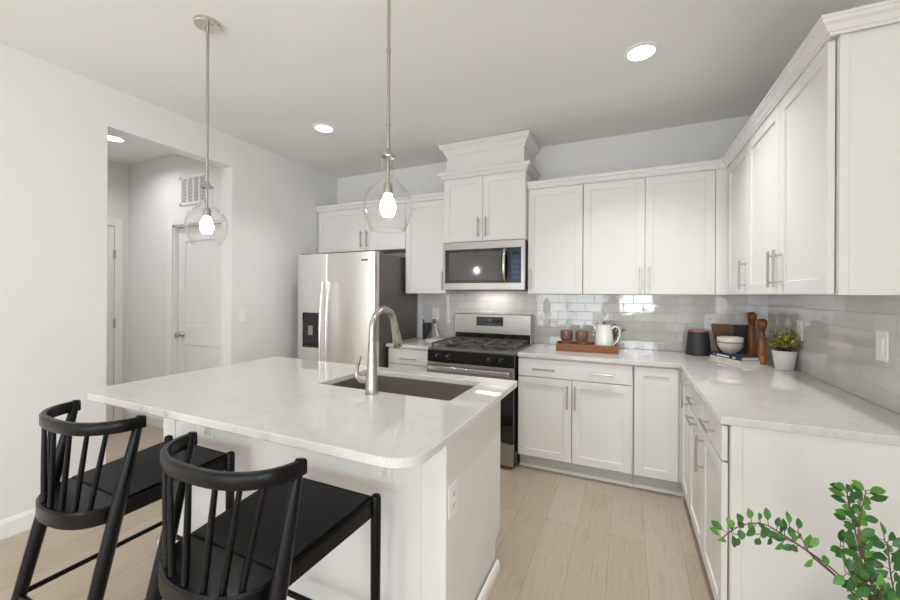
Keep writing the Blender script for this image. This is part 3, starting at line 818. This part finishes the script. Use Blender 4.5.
# ------------------------------------------------------------------ ceiling fixtures
def downlight(x, y, label, power, spread=110):
    t = thing('recessed_light', label, 'ceiling light', (x, y, H), 0)
    bm = bmesh.new(); lathe(bm, [(.068, -.0005), (.072, -.008), (.092, -.006), (.097, -.0005)], seg=40); obj('trim_ring', bm, PLASTIC, t, smooth=40)
    bm = bmesh.new(); lathe(bm, [(0, -.006), (.066, -.006), (.071, -.0045)], seg=40); obj('lens', bm, LAMP, t)
    l = bpy.data.lights.new('downlight_lamp', 'AREA'); l.shape = 'DISK'; l.size = .14; l.energy = power; l.color = (.98, .98, .985); l.spread = math.radians(spread)
    o = bpy.data.objects.new('downlight_lamp', l); C.objects.link(o); o.location = (x, y, H-.012)
downlight(0.856, -1.15, 'round recessed ceiling light left of the near pendant, towards the refrigerator', 4)
downlight(3.209, -1.19, 'round recessed ceiling light above the aisle by the right-hand cabinets', 8.5)
downlight(-1.011, -1.755, 'round recessed ceiling light in the hall', 4.5, 150)
downlight(-1.0, -2.95, 'added fill downlight in the hall, unseen past the wall opening', 8, 150)  # extra lamp added out of view to even out the hall light
for x, y in ((0.9, -5.0), (3.2, -5.0), (0.9, -6.6), (3.2, -6.6)):  # invented lamps out of view, added to raise the ambient light
    downlight(x, y, 'added fill downlight over the unseen living area behind the kitchen', 16)
for o in bpy.data.objects:
    if o.name.startswith('recessed_light') and o.get('label', '').endswith('behind the kitchen'): o['group'] = 'added fill lights over the living area'

def pendant(x, y, label):
    t = thing('pendant_light', label, 'pendant light', (x, y, H))
    bm = bmesh.new(); lathe(bm, [(0, 0), (.062, 0), (.062, -.014), (.058, -.018), (0, -.02)], seg=36)
    for sx in (-1, 1): cyl(bm, (sx*.032, 0, -.024), .005, .006, 10)
    obj('canopy', bm, CHROME, t, smooth=35)
    bm = bmesh.new(); cyl(bm, (0, 0, 1.93-H), .0065, H-1.93-.018, 14); cyl(bm, (0, 0, 2.02-H), .009, .012, 14); cyl(bm, (0, 0, 2.31-H), .009, .012, 14); obj('rod', bm, NICKEL, t, smooth=35)
    bm = bmesh.new(); lathe(bm, [(0, 1.914), (.020, 1.914), (.028, 1.909), (.029, 1.903), (.024, 1.900), (.012, 1.925), (.008, 1.935), (0, 1.935)][::-1], (0, 0, -H), 28); obj('cap', bm, NICKEL, t, smooth=35)
    prof = [(.027, 1.9), (.026, 1.87), (.027, 1.845), (.031, 1.822), (.045, 1.802), (.063, 1.785), (.080, 1.765), (.091, 1.742), (.0945, 1.718), (.092, 1.69), (.085, 1.662), (.077, 1.64), (.069, 1.622), (.066, 1.617)]
    bm = bmesh.new(); lathe(bm, prof, (0, 0, -H), 48)
    tube(bm, [(.066*math.cos(2*PI*k/40), .066*math.sin(2*PI*k/40), 1.617-H) for k in range(40)], .0018, 6, closed=True)
    obj('glass_shade', bm, GLASS, t, smooth=60)
    bm = bmesh.new(); cyl(bm, (0, 0, 1.80-H), .006, .1, 12); lathe(bm, [(0, 1.802), (.014, 1.80), (.018, 1.79), (.018, 1.757), (.0, 1.757)], (0, 0, -H), 20); obj('socket', bm, NICKEL, t, smooth=35)
    bm = bmesh.new(); lathe(bm, [(.0, 1.756), (.013, 1.755), (.017, 1.745), (.027, 1.727), (.031, 1.705), (.028, 1.686), (.019, 1.671), (0, 1.667)], (0, 0, -H), 24); obj('bulb', bm, BULB, t, smooth=60)
pendant(1.2, -2.348, 'clear glass pendant at the hall end of the island')
pendant(2.295, -2.348, 'clear glass pendant nearer the camera, in front of the microwave')

# hall vent grille
t = thing('return_air_grille', 'white louvred vent high on the hall wall', 'vent', (-.645, HY-.0005, 2.36))
bm = bmesh.new()
for q in ((-.205, .205, -.14, -.115), (-.205, .205, .115, .14), (-.205, -.18, -.14, .14), (.18, .205, -.14, .14)): box(bm, q[0], q[1], -.012, 0, q[2], q[3], .002, 1)
for x in (-.09, 0, .09): box(bm, x-.008, x+.008, -.010, 0, -.12, .12)
obj('frame', bm, PLASTIC, t)
obj('duct_opening', B(-.185, .185, -.003, 0, -.12, .12), GREYPLASTIC, t)
bm = bmesh.new()
for i in range(17):
    z = -.108 + i*.0135; box(bm, -.183, .183, -.0095, -.0035, z-.002, z+.0035, mtx=None)
lv = obj('louvres', bm, PLASTIC, t)

# ------------------------------------------------------------------ counter stools
def stool(x, y, rz, label):
    t = thing('counter_stool', label, 'stool', (x, y, 0), rz)
    # local: +y towards the island, origin on the floor under the rail tips' line
    yf = .36; zs = .652                                       # seat front and seat top
    ex, ey0, eb = .196, -.042, .132
    slope = lambda bm_: [setattr(v.co, 'z', v.co.z-.05*max(0, yf-v.co.y)) for v in bm_.verts]
    # seat: solid frame, straight front, rounded back
    def seat_outline(d=0.0, front=0.0):
        o_ = []
        o_ = [(.226-d, yf-.012-front), (.196-d, ey0)]
        n = 22
        for i in range(1, n):
            a = PI*i/n; ca, sa = math.cos(a), math.sin(a)
            o_.append(((ex-d)*math.copysign(abs(ca)**.9, ca), ey0-(eb-d)*(sa**.85)))
        o_ += [(-.196+d, ey0), (-.226+d, yf-.012-front)]
        return o_[::-1]
    bm = bmesh.new(); prism(bm, seat_outline(), zs-.058, zs, bev=.006); slope(bm); st = obj('seat', bm, BLACKWOOD, t, smooth=35)
    # woven front panel, wrapped over the front rail
    bm = bmesh.new(); prism(bm, [(-.186, -.03), (.186, -.03), (.205, yf-.014), (-.205, yf-.014)], zs-.0005, zs+.0055, bev=.003)
    box(bm, -.205, .205, yf-.014, yf-.006, zs-.05, zs+.005, .003, 2)
    slope(bm); obj('woven_panel', bm, WEAVE, st)
    for s in (-1, 1):
        bm = bmesh.new(); tube(bm, [(s*.226, yf-.012, 0), (s*.226, yf-.012, .35), (s*.226, yf-.012, zs+.004), (s*.226, yf-.012, zs+.014), (s*.226, yf-.012, zs+.018)], [.0135, .0175, .0185, .015, .006], 16); obj('leg', bm, BLACKWOOD, t, smooth=45)
        top = Vector((s*.228, .0, .925)); ft = Vector((s*.238, -.212, 0))
        bm = bmesh.new(); P_ = lambda k_: top.lerp(ft, k_)
        tube(bm, [P_(-.004), P_(0.0), P_(.1), P_(.3), P_(.5), P_(.8), P_(1)], [.009, .0125, .0165, .0215, .0225, .020, .016], 16); obj('leg', bm, BLACKWOOD, t, smooth=45)
        bm = bmesh.new(); k_ = 1-.245/.925; tube(bm, [P_(k_), (s*.226, yf-.012, .255)], .010, 10); obj('stretcher', bm, BLACKWOOD, t, smooth=45)
    bm = bmesh.new(); tube(bm, [(-.226, yf-.012, .19), (.226, yf-.012, .19)], .0105, 10); obj('stretcher', bm, BLACKWOOD, t, smooth=45)
    bm = bmesh.new(); fx_ = .262*.78+.05; tube(bm, [(-.235, -.157, .24), (.235, -.157, .24)], .0105, 10); obj('stretcher', bm, BLACKWOOD, t, smooth=45)
    # curved top rail
    RA, RB = .232, .16; rzc = .905
    def rail(u_):                                             # u in 0..1 from left tip to right tip
        a = PI*(1-u_); ca, sa = math.cos(a), math.sin(a)
        return Vector((RA*math.copysign(abs(ca)**.8, ca), .012-RB*(abs(sa)**.85), rzc))
    n = 40; bm = bmesh.new(); rings = []
    for i in range(n+1):
        u_ = i/n; p = rail(u_); d = (rail(min(1, u_+.004))-rail(max(0, u_-.004))).normalized(); nn = Vector((d.y, -d.x, 0))
        w_, h_ = .011, .021
        sec = [(-w_, -h_+.005), (-w_+.004, -h_), (w_-.004, -h_), (w_, -h_+.005), (w_, h_-.006), (w_-.005, h_), (-w_+.005, h_), (-w_, h_-.006)]
        rings.append([bm.verts.new(p + nn*a_ + Vector((0, 0, b_))) for a_, b_ in sec])
    for A, Bq in zip(rings, rings[1:]):
        for k_ in range(8): bm.faces.new((A[k_], A[(k_+1) % 8], Bq[(k_+1) % 8], Bq[k_]))
    bm.faces.new(rings[0]); bm.faces.new(rings[-1][::-1]); obj('top_rail', bm, BLACKWOOD, t, smooth=40)
    for i in range(7):
        u_ = .5 + (i-3)*.103; p = rail(u_); p.z = rzc-.018
        v_ = .5 + (i-3)*.105; a = PI*(1-v_); ca, sa = math.cos(a), math.sin(a)
        q = Vector(((ex-.018)*math.copysign(abs(ca)**.9, ca)*.98, ey0-(eb-.018)*(sa**.85), zs-.035))
        bm = bmesh.new(); tube(bm, [q, q.lerp(p, .5), p], [.0085, .0085, .007], 10); obj('spindle', bm, BLACKWOOD, t, smooth=45)
    return t
stool(1.331, -2.818, 0, 'black spindle-back counter stool at the hall end of the island')
stool(2.124, -2.843, 0, 'black spindle-back counter stool nearest the camera, by the island outlet corner')

# ------------------------------------------------------------------ things on the small left counter
t = thing('utensil_crock', 'black cylindrical crock on the counter left of the range', 'crock', (1.29, -.13, CT1))
bm = bmesh.new(); lathe(bm, [(0, 0), (.044, 0), (.046, .003), (.046, .158), (.044, .16), (.041, .158), (.041, .012), (0, .012)], seg=32); obj('crock_body', bm, MATTEBLACK, t, smooth=40)
bm = bmesh.new(); tube(bm, [(1.275, -.14, CT1+.013), (1.254, -.135, CT1+.14), (1.248, -.133, CT1+.175)], [.004, .004, .0045], 8)
t_ = bmesh.new(); bmesh.ops.create_uvsphere(t_, u_segments=12, v_segments=8, radius=.012); bmesh.ops.transform(t_, matrix=Matrix.Translation((1.2475, -.133, CT1+.182)) @ Matrix.Diagonal((.8, .4, 1.2, 1)), verts=t_.verts[:]); merge(bm, t_)
tag(obj('spoon', bm, MATTEBLACK, smooth=50), 'thin dark spoon standing in the black crock', 'spoon')
bm = bmesh.new(); cyl(bm, (1.432, -.235, CT1), .098, .014, 48, .003); tag(obj('round_board', bm, BOARDWHITE, smooth=35), 'round pale board under the cone cloche', 'board')
t = thing('cone_cloche', 'clear glass cone cloche with a brown wooden knob', 'cloche', (1.425, -.235, CT1+.014))
bm = bmesh.new(); lathe(bm, [(.078, 0), (.076, .004), (.014, .15), (.011, .155)], seg=40); obj('glass_cone', bm, CLOCHE, t, smooth=50)
bm = bmesh.new(); lathe(bm, [(0, .152), (.012, .153), (.014, .158), (.020, .168), (.0215, .178), (.018, .190), (.009, .197), (0, .198)], seg=24); obj('knob', bm, WOOD, t, smooth=50)

# ------------------------------------------------------------------ tray group on the back counter
TA = math.radians(3.5); TC = Vector((2.846, -.295, CT1))
def tp(x, y, z=0): return (TC.x + x*math.cos(TA) - y*math.sin(TA), TC.y + x*math.sin(TA) + y*math.cos(TA), TC.z + z)
t = thing('rattan_tray', 'rectangular brown woven tray holding tumblers and a jug', 'tray', tuple(TC), TA)
tw, td, th = .232, .105, .06
bm = bmesh.new(); box(bm, -tw, tw, -td, td, 0, .008, .002, 1); obj('tray_base', bm, WICKER, t)
bm = bmesh.new()
for y in (-td+.006, td-.006):
    box(bm, -tw, tw, y-.006, y+.006, .006, th, .003, 2)
for s in (-1, 1):                                              # ends with a hand hole
    x = s*(tw-.006)
    box(bm, x-.006, x+.006, -td+.01, td-.01, .006, .024, .002, 1)
    box(bm, x-.006, x+.006, -td+.01, -.04, .02, th, .002, 1); box(bm, x-.006, x+.006, .04, td-.01, .02, th, .002, 1)
    box(bm, x-.006, x+.006, -.05, .05, th-.008, th+.006, .003, 1)
obj('tray_sides', bm, WICKER, t)
for (x, y), lb in (((-.157, .0), 'brown speckled tumbler at the left end of the woven tray'), ((-.038, .0), 'brown speckled tumbler beside the white jug on the tray')):
    t = thing('tumbler', lb, 'tumbler', tp(x, y, .0082))
    bm = bmesh.new(); lathe(bm, [(0, 0), (.032, 0), (.034, .004), (.031, .05), (.034, .066), (.036, .07), (0, .07)], seg=28); obj('foot', bm, TANGL, t, smooth=45)
    bm = bmesh.new(); lathe(bm, [(.034, .0685), (.045, .076), (.049, .09), (.050, .135), (.048, .151), (.046, .153), (.044, .150), (.046, .13), (.044, .09), (.0, .082)], seg=32); obj('cup', bm, AMBER, t, smooth=45)
t = thing('jug', 'white glazed jug on the woven tray', 'jug', tp(.132, -.015, .0082), TA)
bm = bmesh.new(); prof = [(0, 0), (.056, 0), (.062, .004), (.068, .03), (.070, .06), (.067, .11), (.060, .165), (.055, .195), (.054, .208), (.051, .208), (.051, .195), (.056, .165), (.063, .1), (.062, .02), (0, .012)]
lathe(bm, prof, seg=40)
for v in bm.verts:                                            # pouring lip on the left
    if v.co.z > .188 and v.co.x < -.03:
        k_ = (v.co.z-.188)/.02; v.co.x -= .012*k_*max(0, -v.co.x/.05 - .5)*2
obj('jug_body', bm, CERAMIC, t, smooth=50)
bm = bmesh.new(); tube(bm, [(.054, 0, .178), (.078, 0, .198), (.102, 0, .192), (.115, 0, .162), (.112, 0, .125), (.098, 0, .085), (.066, 0, .045)], [.0065, .007, .007, .007, .007, .0065, .006], 12); obj('handle', bm, CERAMIC, t, smooth=50)

def leaf(bm, p, d, n, L, Wd, curl=.15):
    """one curved leaf blade: base p, direction d, facing n"""
    d = d.normalized(); s = d.cross(n).normalized(); n = s.cross(d).normalized()
    rows = []
    for k_ in range(5):
        u_ = k_/4; w_ = Wd*.5*math.sin(PI*min(.97, .06+.94*u_))**.75*(1.0 if u_ < .95 else .2)
        c = p + d*(L*u_) + n*(-curl*L*u_*u_)
        rows.append((bm.verts.new(c - s*w_ + n*w_*.25), bm.verts.new(c), bm.verts.new(c + s*w_ + n*w_*.25)))
    for A, Bq in zip(rows, rows[1:]):
        for j in range(2):
            f = bm.faces.new((A[j], A[j+1], Bq[j+1], Bq[j])); f.smooth = True
def rnd(a, b): return random.uniform(a, b)
# small olive sprig plant behind the jug
t = thing('sprig_plant', 'small dark green sprig plant behind the white jug', 'plant', (3.01, -.12, CT1))
bm = bmesh.new(); lathe(bm, [(0, 0), (.03, 0), (.038, .06), (.036, .06), (.03, .006), (0, .006)], seg=24); obj('pot', bm, POTW, t, smooth=40)
bm = bmesh.new(); bl = bmesh.new()
for i in range(26):
    a = rnd(0, 2*PI); tip = Vector((math.cos(a)*rnd(.05, .13), math.sin(a)*rnd(.02, .07), rnd(.09, .20)))
    b0 = Vector((math.cos(a)*.012, math.sin(a)*.012, .05)); mid = b0.lerp(tip, .5)+Vector((0, 0, .015)); tube(bm, [b0, mid, tip], .0012, 5)
    for j in range(4):
        u_ = .4+.2*j; p = b0.lerp(tip, u_); leaf(bl, p, (tip-b0)+Vector((rnd(-.08, .08), rnd(-.08, .08), rnd(-.02, .06))), Vector((rnd(-1, 1), rnd(-1, 1), 1)), rnd(.022, .035), .013)
obj('stems', bm, BARK, t); obj('foliage', bl, LEAFD, t)

# ------------------------------------------------------------------ corner group on the right counter
t = thing('canister', 'charcoal canister with a copper lid in front of the back wall tile', 'canister', (3.642, -.125, CT1))
bm = bmesh.new(); lathe(bm, [(0, 0), (.076, 0), (.083, .004), (.084, .012), (.079, .07), (.070, .165), (.068, .176), (0, .176)], seg=40); obj('canister_body', bm, MATTEBLACK, t, smooth=40)
bm = bmesh.new(); lathe(bm, [(0, .176), (.067, .1762), (.068, .184), (.066, .187), (0, .188)], seg=40); obj('lid', bm, COPPER, t, smooth=40)
# leaning cutting board
lean = Matrix.Translation((3.884, -.052, CT1)) @ Matrix.Rotation(math.radians(-9), 4, 'X')
t = thing('cutting_board', 'two-tone brown and black board leaning on the tile behind the bowl', 'cutting board', (3.884, -.052, CT1)); t.rotation_euler = (math.radians(-9), 0, 0)
bm = bmesh.new(); o_ = [(-.095, 0), (.0, 0), (.0, .235), (-.14, .238), (-.142, .225)]
def slab(bm, pts, y0, y1):
    a = [bm.verts.new((x, y0, z)) for x, z in pts]; b_ = [bm.verts.new((x, y1, z)) for x, z in pts]
    bm.faces.new(a); bm.faces.new(b_[::-1])
    for i in range(len(a)): bm.faces.new((a[i], a[(i+1) % len(a)], b_[(i+1) % len(a)], b_[i]))
slab(bm, o_, -.009, .009); obj('brown_panel', bm, WOODDARK, t)
bm = bmesh.new(); slab(bm, [(.0002, 0), (.10, 0), (.135, .225), (.13, .235), (.0002, .235)], -.009, .009); obj('black_panel', bm, MATTEBLACK, t)
# books and bowl
BA = math.atan2(-.892, .453)
A0 = Vector((3.698, -.248, CT1))
def book(label, z, L, D, Th, cover, off=(0, 0), page=PAPER, da=0.0):
    t = thing('book', label, 'book', (A0.x+off[0], A0.y+off[1], CT1+z), BA+da)
    bm = bmesh.new(); box(bm, 0, L, 0, D, 0, .0022, .0006, 1); box(bm, 0, L, 0, D, Th-.0022, Th, .0006, 1); box(bm, 0, L, D-.0022, D, 0, Th, .0006, 1)
    obj('cover', bm, cover, t)
    obj('pages', B(.003, L-.003, .004, D-.0022, .0022, Th-.0022), page, t)
    return t
def book2(label, z, L, D, Th, cover, off, da, spine_label=None):
    """spine along local y=0 (facing the camera side)"""
    t = thing('book', label, 'book', (A0.x+off[0], A0.y+off[1], CT1+z), BA+da)
    bm = bmesh.new(); box(bm, 0, L, 0, D, 0, .0022, .0006, 1); box(bm, 0, L, 0, D, Th-.0022, Th, .0006, 1); box(bm, 0, L, 0, .0025, 0, Th, .0006, 1)
    cv = obj('cover', bm, cover, t)
    obj('pages', B(.003, L-.003, .0025, D-.004, .0022, Th-.0022), PAPER, t)
    if spine_label:
        bm = bmesh.new()
        for a, b_ in spine_label: box(bm, a, b_, -.0006, .0003, Th*.3, Th*.7)
        obj('spine_print', bm, PLASTIC, cv)
book2('cream book, bottom of the stack under the bowl', 0, .285, .15, .022, CREAMC, (0, 0), 0)
book2('navy book on top of the cream book, under the bowl', .0222, .275, .145, .024, NAVY, (.004, -.004), math.radians(1.5), [(.03, .035), (.06, .17), (.2, .225)])
t = thing('bowl', 'cream stoneware bowl sitting on the stacked books', 'bowl', (3.816, -.264, CT1+.0464))
bm = bmesh.new(); lathe(bm, [(0, 0), (.038, 0), (.041, .006), (.056, .018), (.073, .044), (.080, .078), (.0785, .108), (.076, .111), (.074, .107), (.0755, .078), (.068, .047), (.050, .019), (0, .012)], seg=44); bo = obj('bowl_body', bm, STONEWARE, t, smooth=50)
bm = bmesh.new(); lathe(bm, [(.0787, .070), (.0806, .074), (.0810, .078), (.0803, .082)], seg=44); obj('band', bm, mat('brown_line', '#a58a72', .5), bo, smooth=50)
def mill(x, y, h, label):
    t = thing('pepper_mill', label, 'pepper mill', (x, y, CT1))
    k_ = h/.345
    prof = [(0, 0), (.031, 0), (.032, .004), (.031, .05), (.029, .062), (.031, .066), (.031, .074), (.028, .08), (.0275, .12), (.026, .165), (.021, .215), (.019, .245), (.022, .262), (.024, .268), (0, .268)]
    bm = bmesh.new(); lathe(bm, [(r_, z*k_) for r_, z in prof], seg=28); obj('mill_body', bm, WOOD, t, smooth=40)
    prof = [(0, .269), (.022, .269), (.024, .276), (.029, .290), (.031, .308), (.029, .326), (.021, .338), (.010, .342), (.006, .344), (0, .345)]
    bm = bmesh.new(); lathe(bm, [(r_, z*k_) for r_, z in prof], seg=28); obj('mill_head', bm, WOOD, t, smooth=40)
mill(3.975, -.122, .338, 'taller wooden pepper mill, left of the pair')
mill(3.960, -.412, .305, 'shorter wooden pepper mill next to the potted plant')
# potted plant
t = thing('potted_plant', 'bushy yellow-green plant in a white pot by the right wall', 'potted plant', (4.031, -.575, CT1))
bm = bmesh.new(); lathe(bm, [(0, 0), (.043, 0), (.046, .003), (.0615, .105), (.064, .107), (.064, .116), (.0605, .117), (.058, .104), (.0, .1)], seg=36); obj('pot', bm, POTW, t, smooth=40)
bm = bmesh.new(); cyl(bm, (0, 0, .099), .054, .005, 24); obj('soil', bm, SOIL, t)
bm = bmesh.new(); bl = bmesh.new(); bd = bmesh.new()
for i in range(80):
    a = rnd(0, 2*PI); R_ = rnd(.03, .105)
    tip = Vector((math.cos(a)*R_, math.sin(a)*R_*1.3, .118+rnd(.03, .165)*(1.1-.55*(R_/.105))))
    b0 = Vector((math.cos(a)*.025, math.sin(a)*.025, .103)); mid = b0.lerp(tip, .5)+Vector((0, 0, .02)); tube(bm, [b0, mid, tip], .0011, 5)
    for j in range(6):
        u_ = .35+.13*j; p = b0.lerp(tip, u_)+Vector((0, 0, .015*math.sin(PI*u_)))
        leaf(bl if rnd(0, 1) < .72 else bd, p, Vector((rnd(-1, 1), rnd(-1, 1), rnd(-.2, .8))), Vector((rnd(-.5, .5), rnd(-.5, .5), 1)), rnd(.016, .026), .012)
for b_ in (bm, bl, bd):
    for v in b_.verts:
        if v.co.x > .05: v.co.x = .05 + (v.co.x-.05)*.12
obj('stems', bm, BARK, t); obj('foliage', bl, LEAFY, t); obj('dark_foliage', bd, LEAFD, t)

# ------------------------------------------------------------------ leafy branches in a floor vase, front right
VX, VY, VZ = 3.764, -2.275, 0.0
t = thing('branch_arrangement', 'tall leafy green branches in a vase in front of the white end panel', 'plant', (VX, VY, 0))
bm = bmesh.new(); lathe(bm, [(0, 0), (.09, 0), (.10, .01), (.13, .16), (.12, .30), (.075, .40), (.055, .44), (.058, .455), (.052, .455), (.05, .44), (.07, .39), (0, .36)], seg=36); obj('vase', bm, STONEWARE, t, smooth=50)
F_ = Vector((-math.sin(YAW), math.cos(YAW), 0)); R_ = Vector((math.cos(YAW), math.sin(YAW), 0))
def bp(a, z, b_=0.0): return Vector((R_.x*a + F_.x*b_, R_.y*a + F_.y*b_, z))   # a: sideways, z: height, b_: depth, around the vase
stems = bmesh.new(); leaves = bmesh.new(); young = bmesh.new()
def branch(pts, r0, r1, nl, size, start=.3, up=.3):
    # smooth the way-points
    P_ = [bp(p[0]*1.0, p[2], p[1]) for p in pts]; S = []   # (sideways, depth, height) around the vase
    for i in range(len(P_)-1):
        p0 = P_[max(i-1, 0)]; p1 = P_[i]; p2 = P_[i+1]; p3 = P_[min(i+2, len(P_)-1)]
        for k_ in range(6):
            u_ = k_/6; S.append(.5*((2*p1)+(p2-p0)*u_+(2*p0-5*p1+4*p2-p3)*u_*u_+(3*p1-p0-3*p2+p3)*u_**3))
    S.append(P_[-1]); n = len(S)
    tube(stems, S, [r0+(r1-r0)*i/(n-1) for i in range(n)], 7)
    side = 1
    for i in range(nl):
        u_ = start+(1-start)*i/max(1, nl-1); x = u_*(n-1); k_ = min(int(x), n-2); p = S[k_].lerp(S[k_+1], x-k_); d = (S[k_+1]-S[k_]).normalized()
        side = -side
        q = d.cross(F_).normalized()*side
        dirv = (d*.35 + q*rnd(.6, 1.0) + F_*rnd(-.6, .6) + Vector((0, 0, up*rnd(0, 1))))
        st = p + dirv.normalized()*rnd(.006, .014); tube(stems, [p, st], .0009, 5)
        leaf(leaves if rnd(0, 1) < .6 else young, st, dirv, -F_*1.0 + Vector((0, 0, rnd(.1, .9))) + R_*rnd(-.5, .5), size*rnd(.7, 1.2), size*.66, rnd(.0, .3))
branch([(.0, .0, .05), (-0.044, -0.004, 0.521), (-0.111, -0.004, 0.620), (-0.186, -0.014, 0.695), (-0.256, -0.024, 0.753), (-0.323, -0.034, 0.798), (-0.381, -0.044, 0.830), (-0.441, -0.054, 0.831), (-0.490, -0.064, 0.809)], 0.0029, 0.0010, 21, 0.0252, 0.52)
branch([(.0, .0, .05), (-0.025, 0.006, 0.512), (-0.091, 0.006, 0.612), (-0.151, 0.006, 0.676), (-0.218, -0.004, 0.728), (-0.267, -0.004, 0.759), (-0.325, -0.014, 0.783), (-0.362, -0.014, 0.787), (-0.430, -0.020, 0.790)], 0.0025, 0.0010, 11, 0.0238, 0.55)
branch([(.0, .0, .05), (-0.053, -0.014, 0.530), (-0.164, -0.024, 0.669), (-0.254, -0.034, 0.748), (-0.292, -0.044, 0.804), (-0.324, -0.054, 0.826)], 0.0021, 0.0009, 7, 0.0238, 0.5)
branch([(.0, .0, .05), (0.008, 0.026, 0.495), (-0.033, 0.026, 0.596), (-0.059, 0.026, 0.685), (-0.085, 0.026, 0.761), (-0.101, 0.026, 0.825), (-0.111, 0.026, 0.881)], 0.0031, 0.0011, 40, 0.0294, 0.2)
branch([(.0, .0, .05), (-0.024, -0.004, 0.521), (-0.068, -0.014, 0.628), (-0.118, -0.024, 0.708), (-0.144, -0.034, 0.787), (-0.135, -0.034, 0.858), (-0.125, -0.034, 0.906)], 0.0027, 0.0010, 37, 0.0280, 0.2)
branch([(.0, .0, .05), (0.036, 0.046, 0.477), (0.004, 0.046, 0.580), (-0.032, 0.046, 0.645), (-0.074, 0.046, 0.697), (-0.105, 0.046, 0.723)], 0.0024, 0.0010, 25, 0.0280, 0.15)
branch([(.0, .0, .05), (-0.007, -0.004, 0.521), (-0.020, -0.004, 0.620), (-0.044, -0.014, 0.701), (-0.061, -0.024, 0.761), (-0.070, -0.024, 0.781)], 0.0024, 0.0010, 24, 0.0294, 0.1)
branch([(.0, .0, .05), (-0.049, -0.034, 0.548), (-0.083, -0.044, 0.640), (-0.127, -0.054, 0.687), (-0.165, -0.054, 0.706), (-0.195, -0.054, 0.724)], 0.0021, 0.0010, 21, 0.0280, 0.2)
branch([(.0, .0, .05), (0.065, 0.046, 0.477), (0.059, 0.046, 0.581), (0.064, 0.046, 0.659), (0.071, 0.046, 0.711)], 0.0024, 0.0011, 25, 0.0294, 0.1)
branch([(.0, .0, .05), (-0.033, -0.024, 0.539), (-0.066, -0.034, 0.620), (-0.100, -0.034, 0.643), (-0.144, -0.044, 0.661)], 0.0021, 0.0010, 21, 0.0280, 0.1)
obj('stems', stems, BARK, t); obj('leaves', leaves, LEAF, t); obj('young_leaves', young, LEAFB, t)
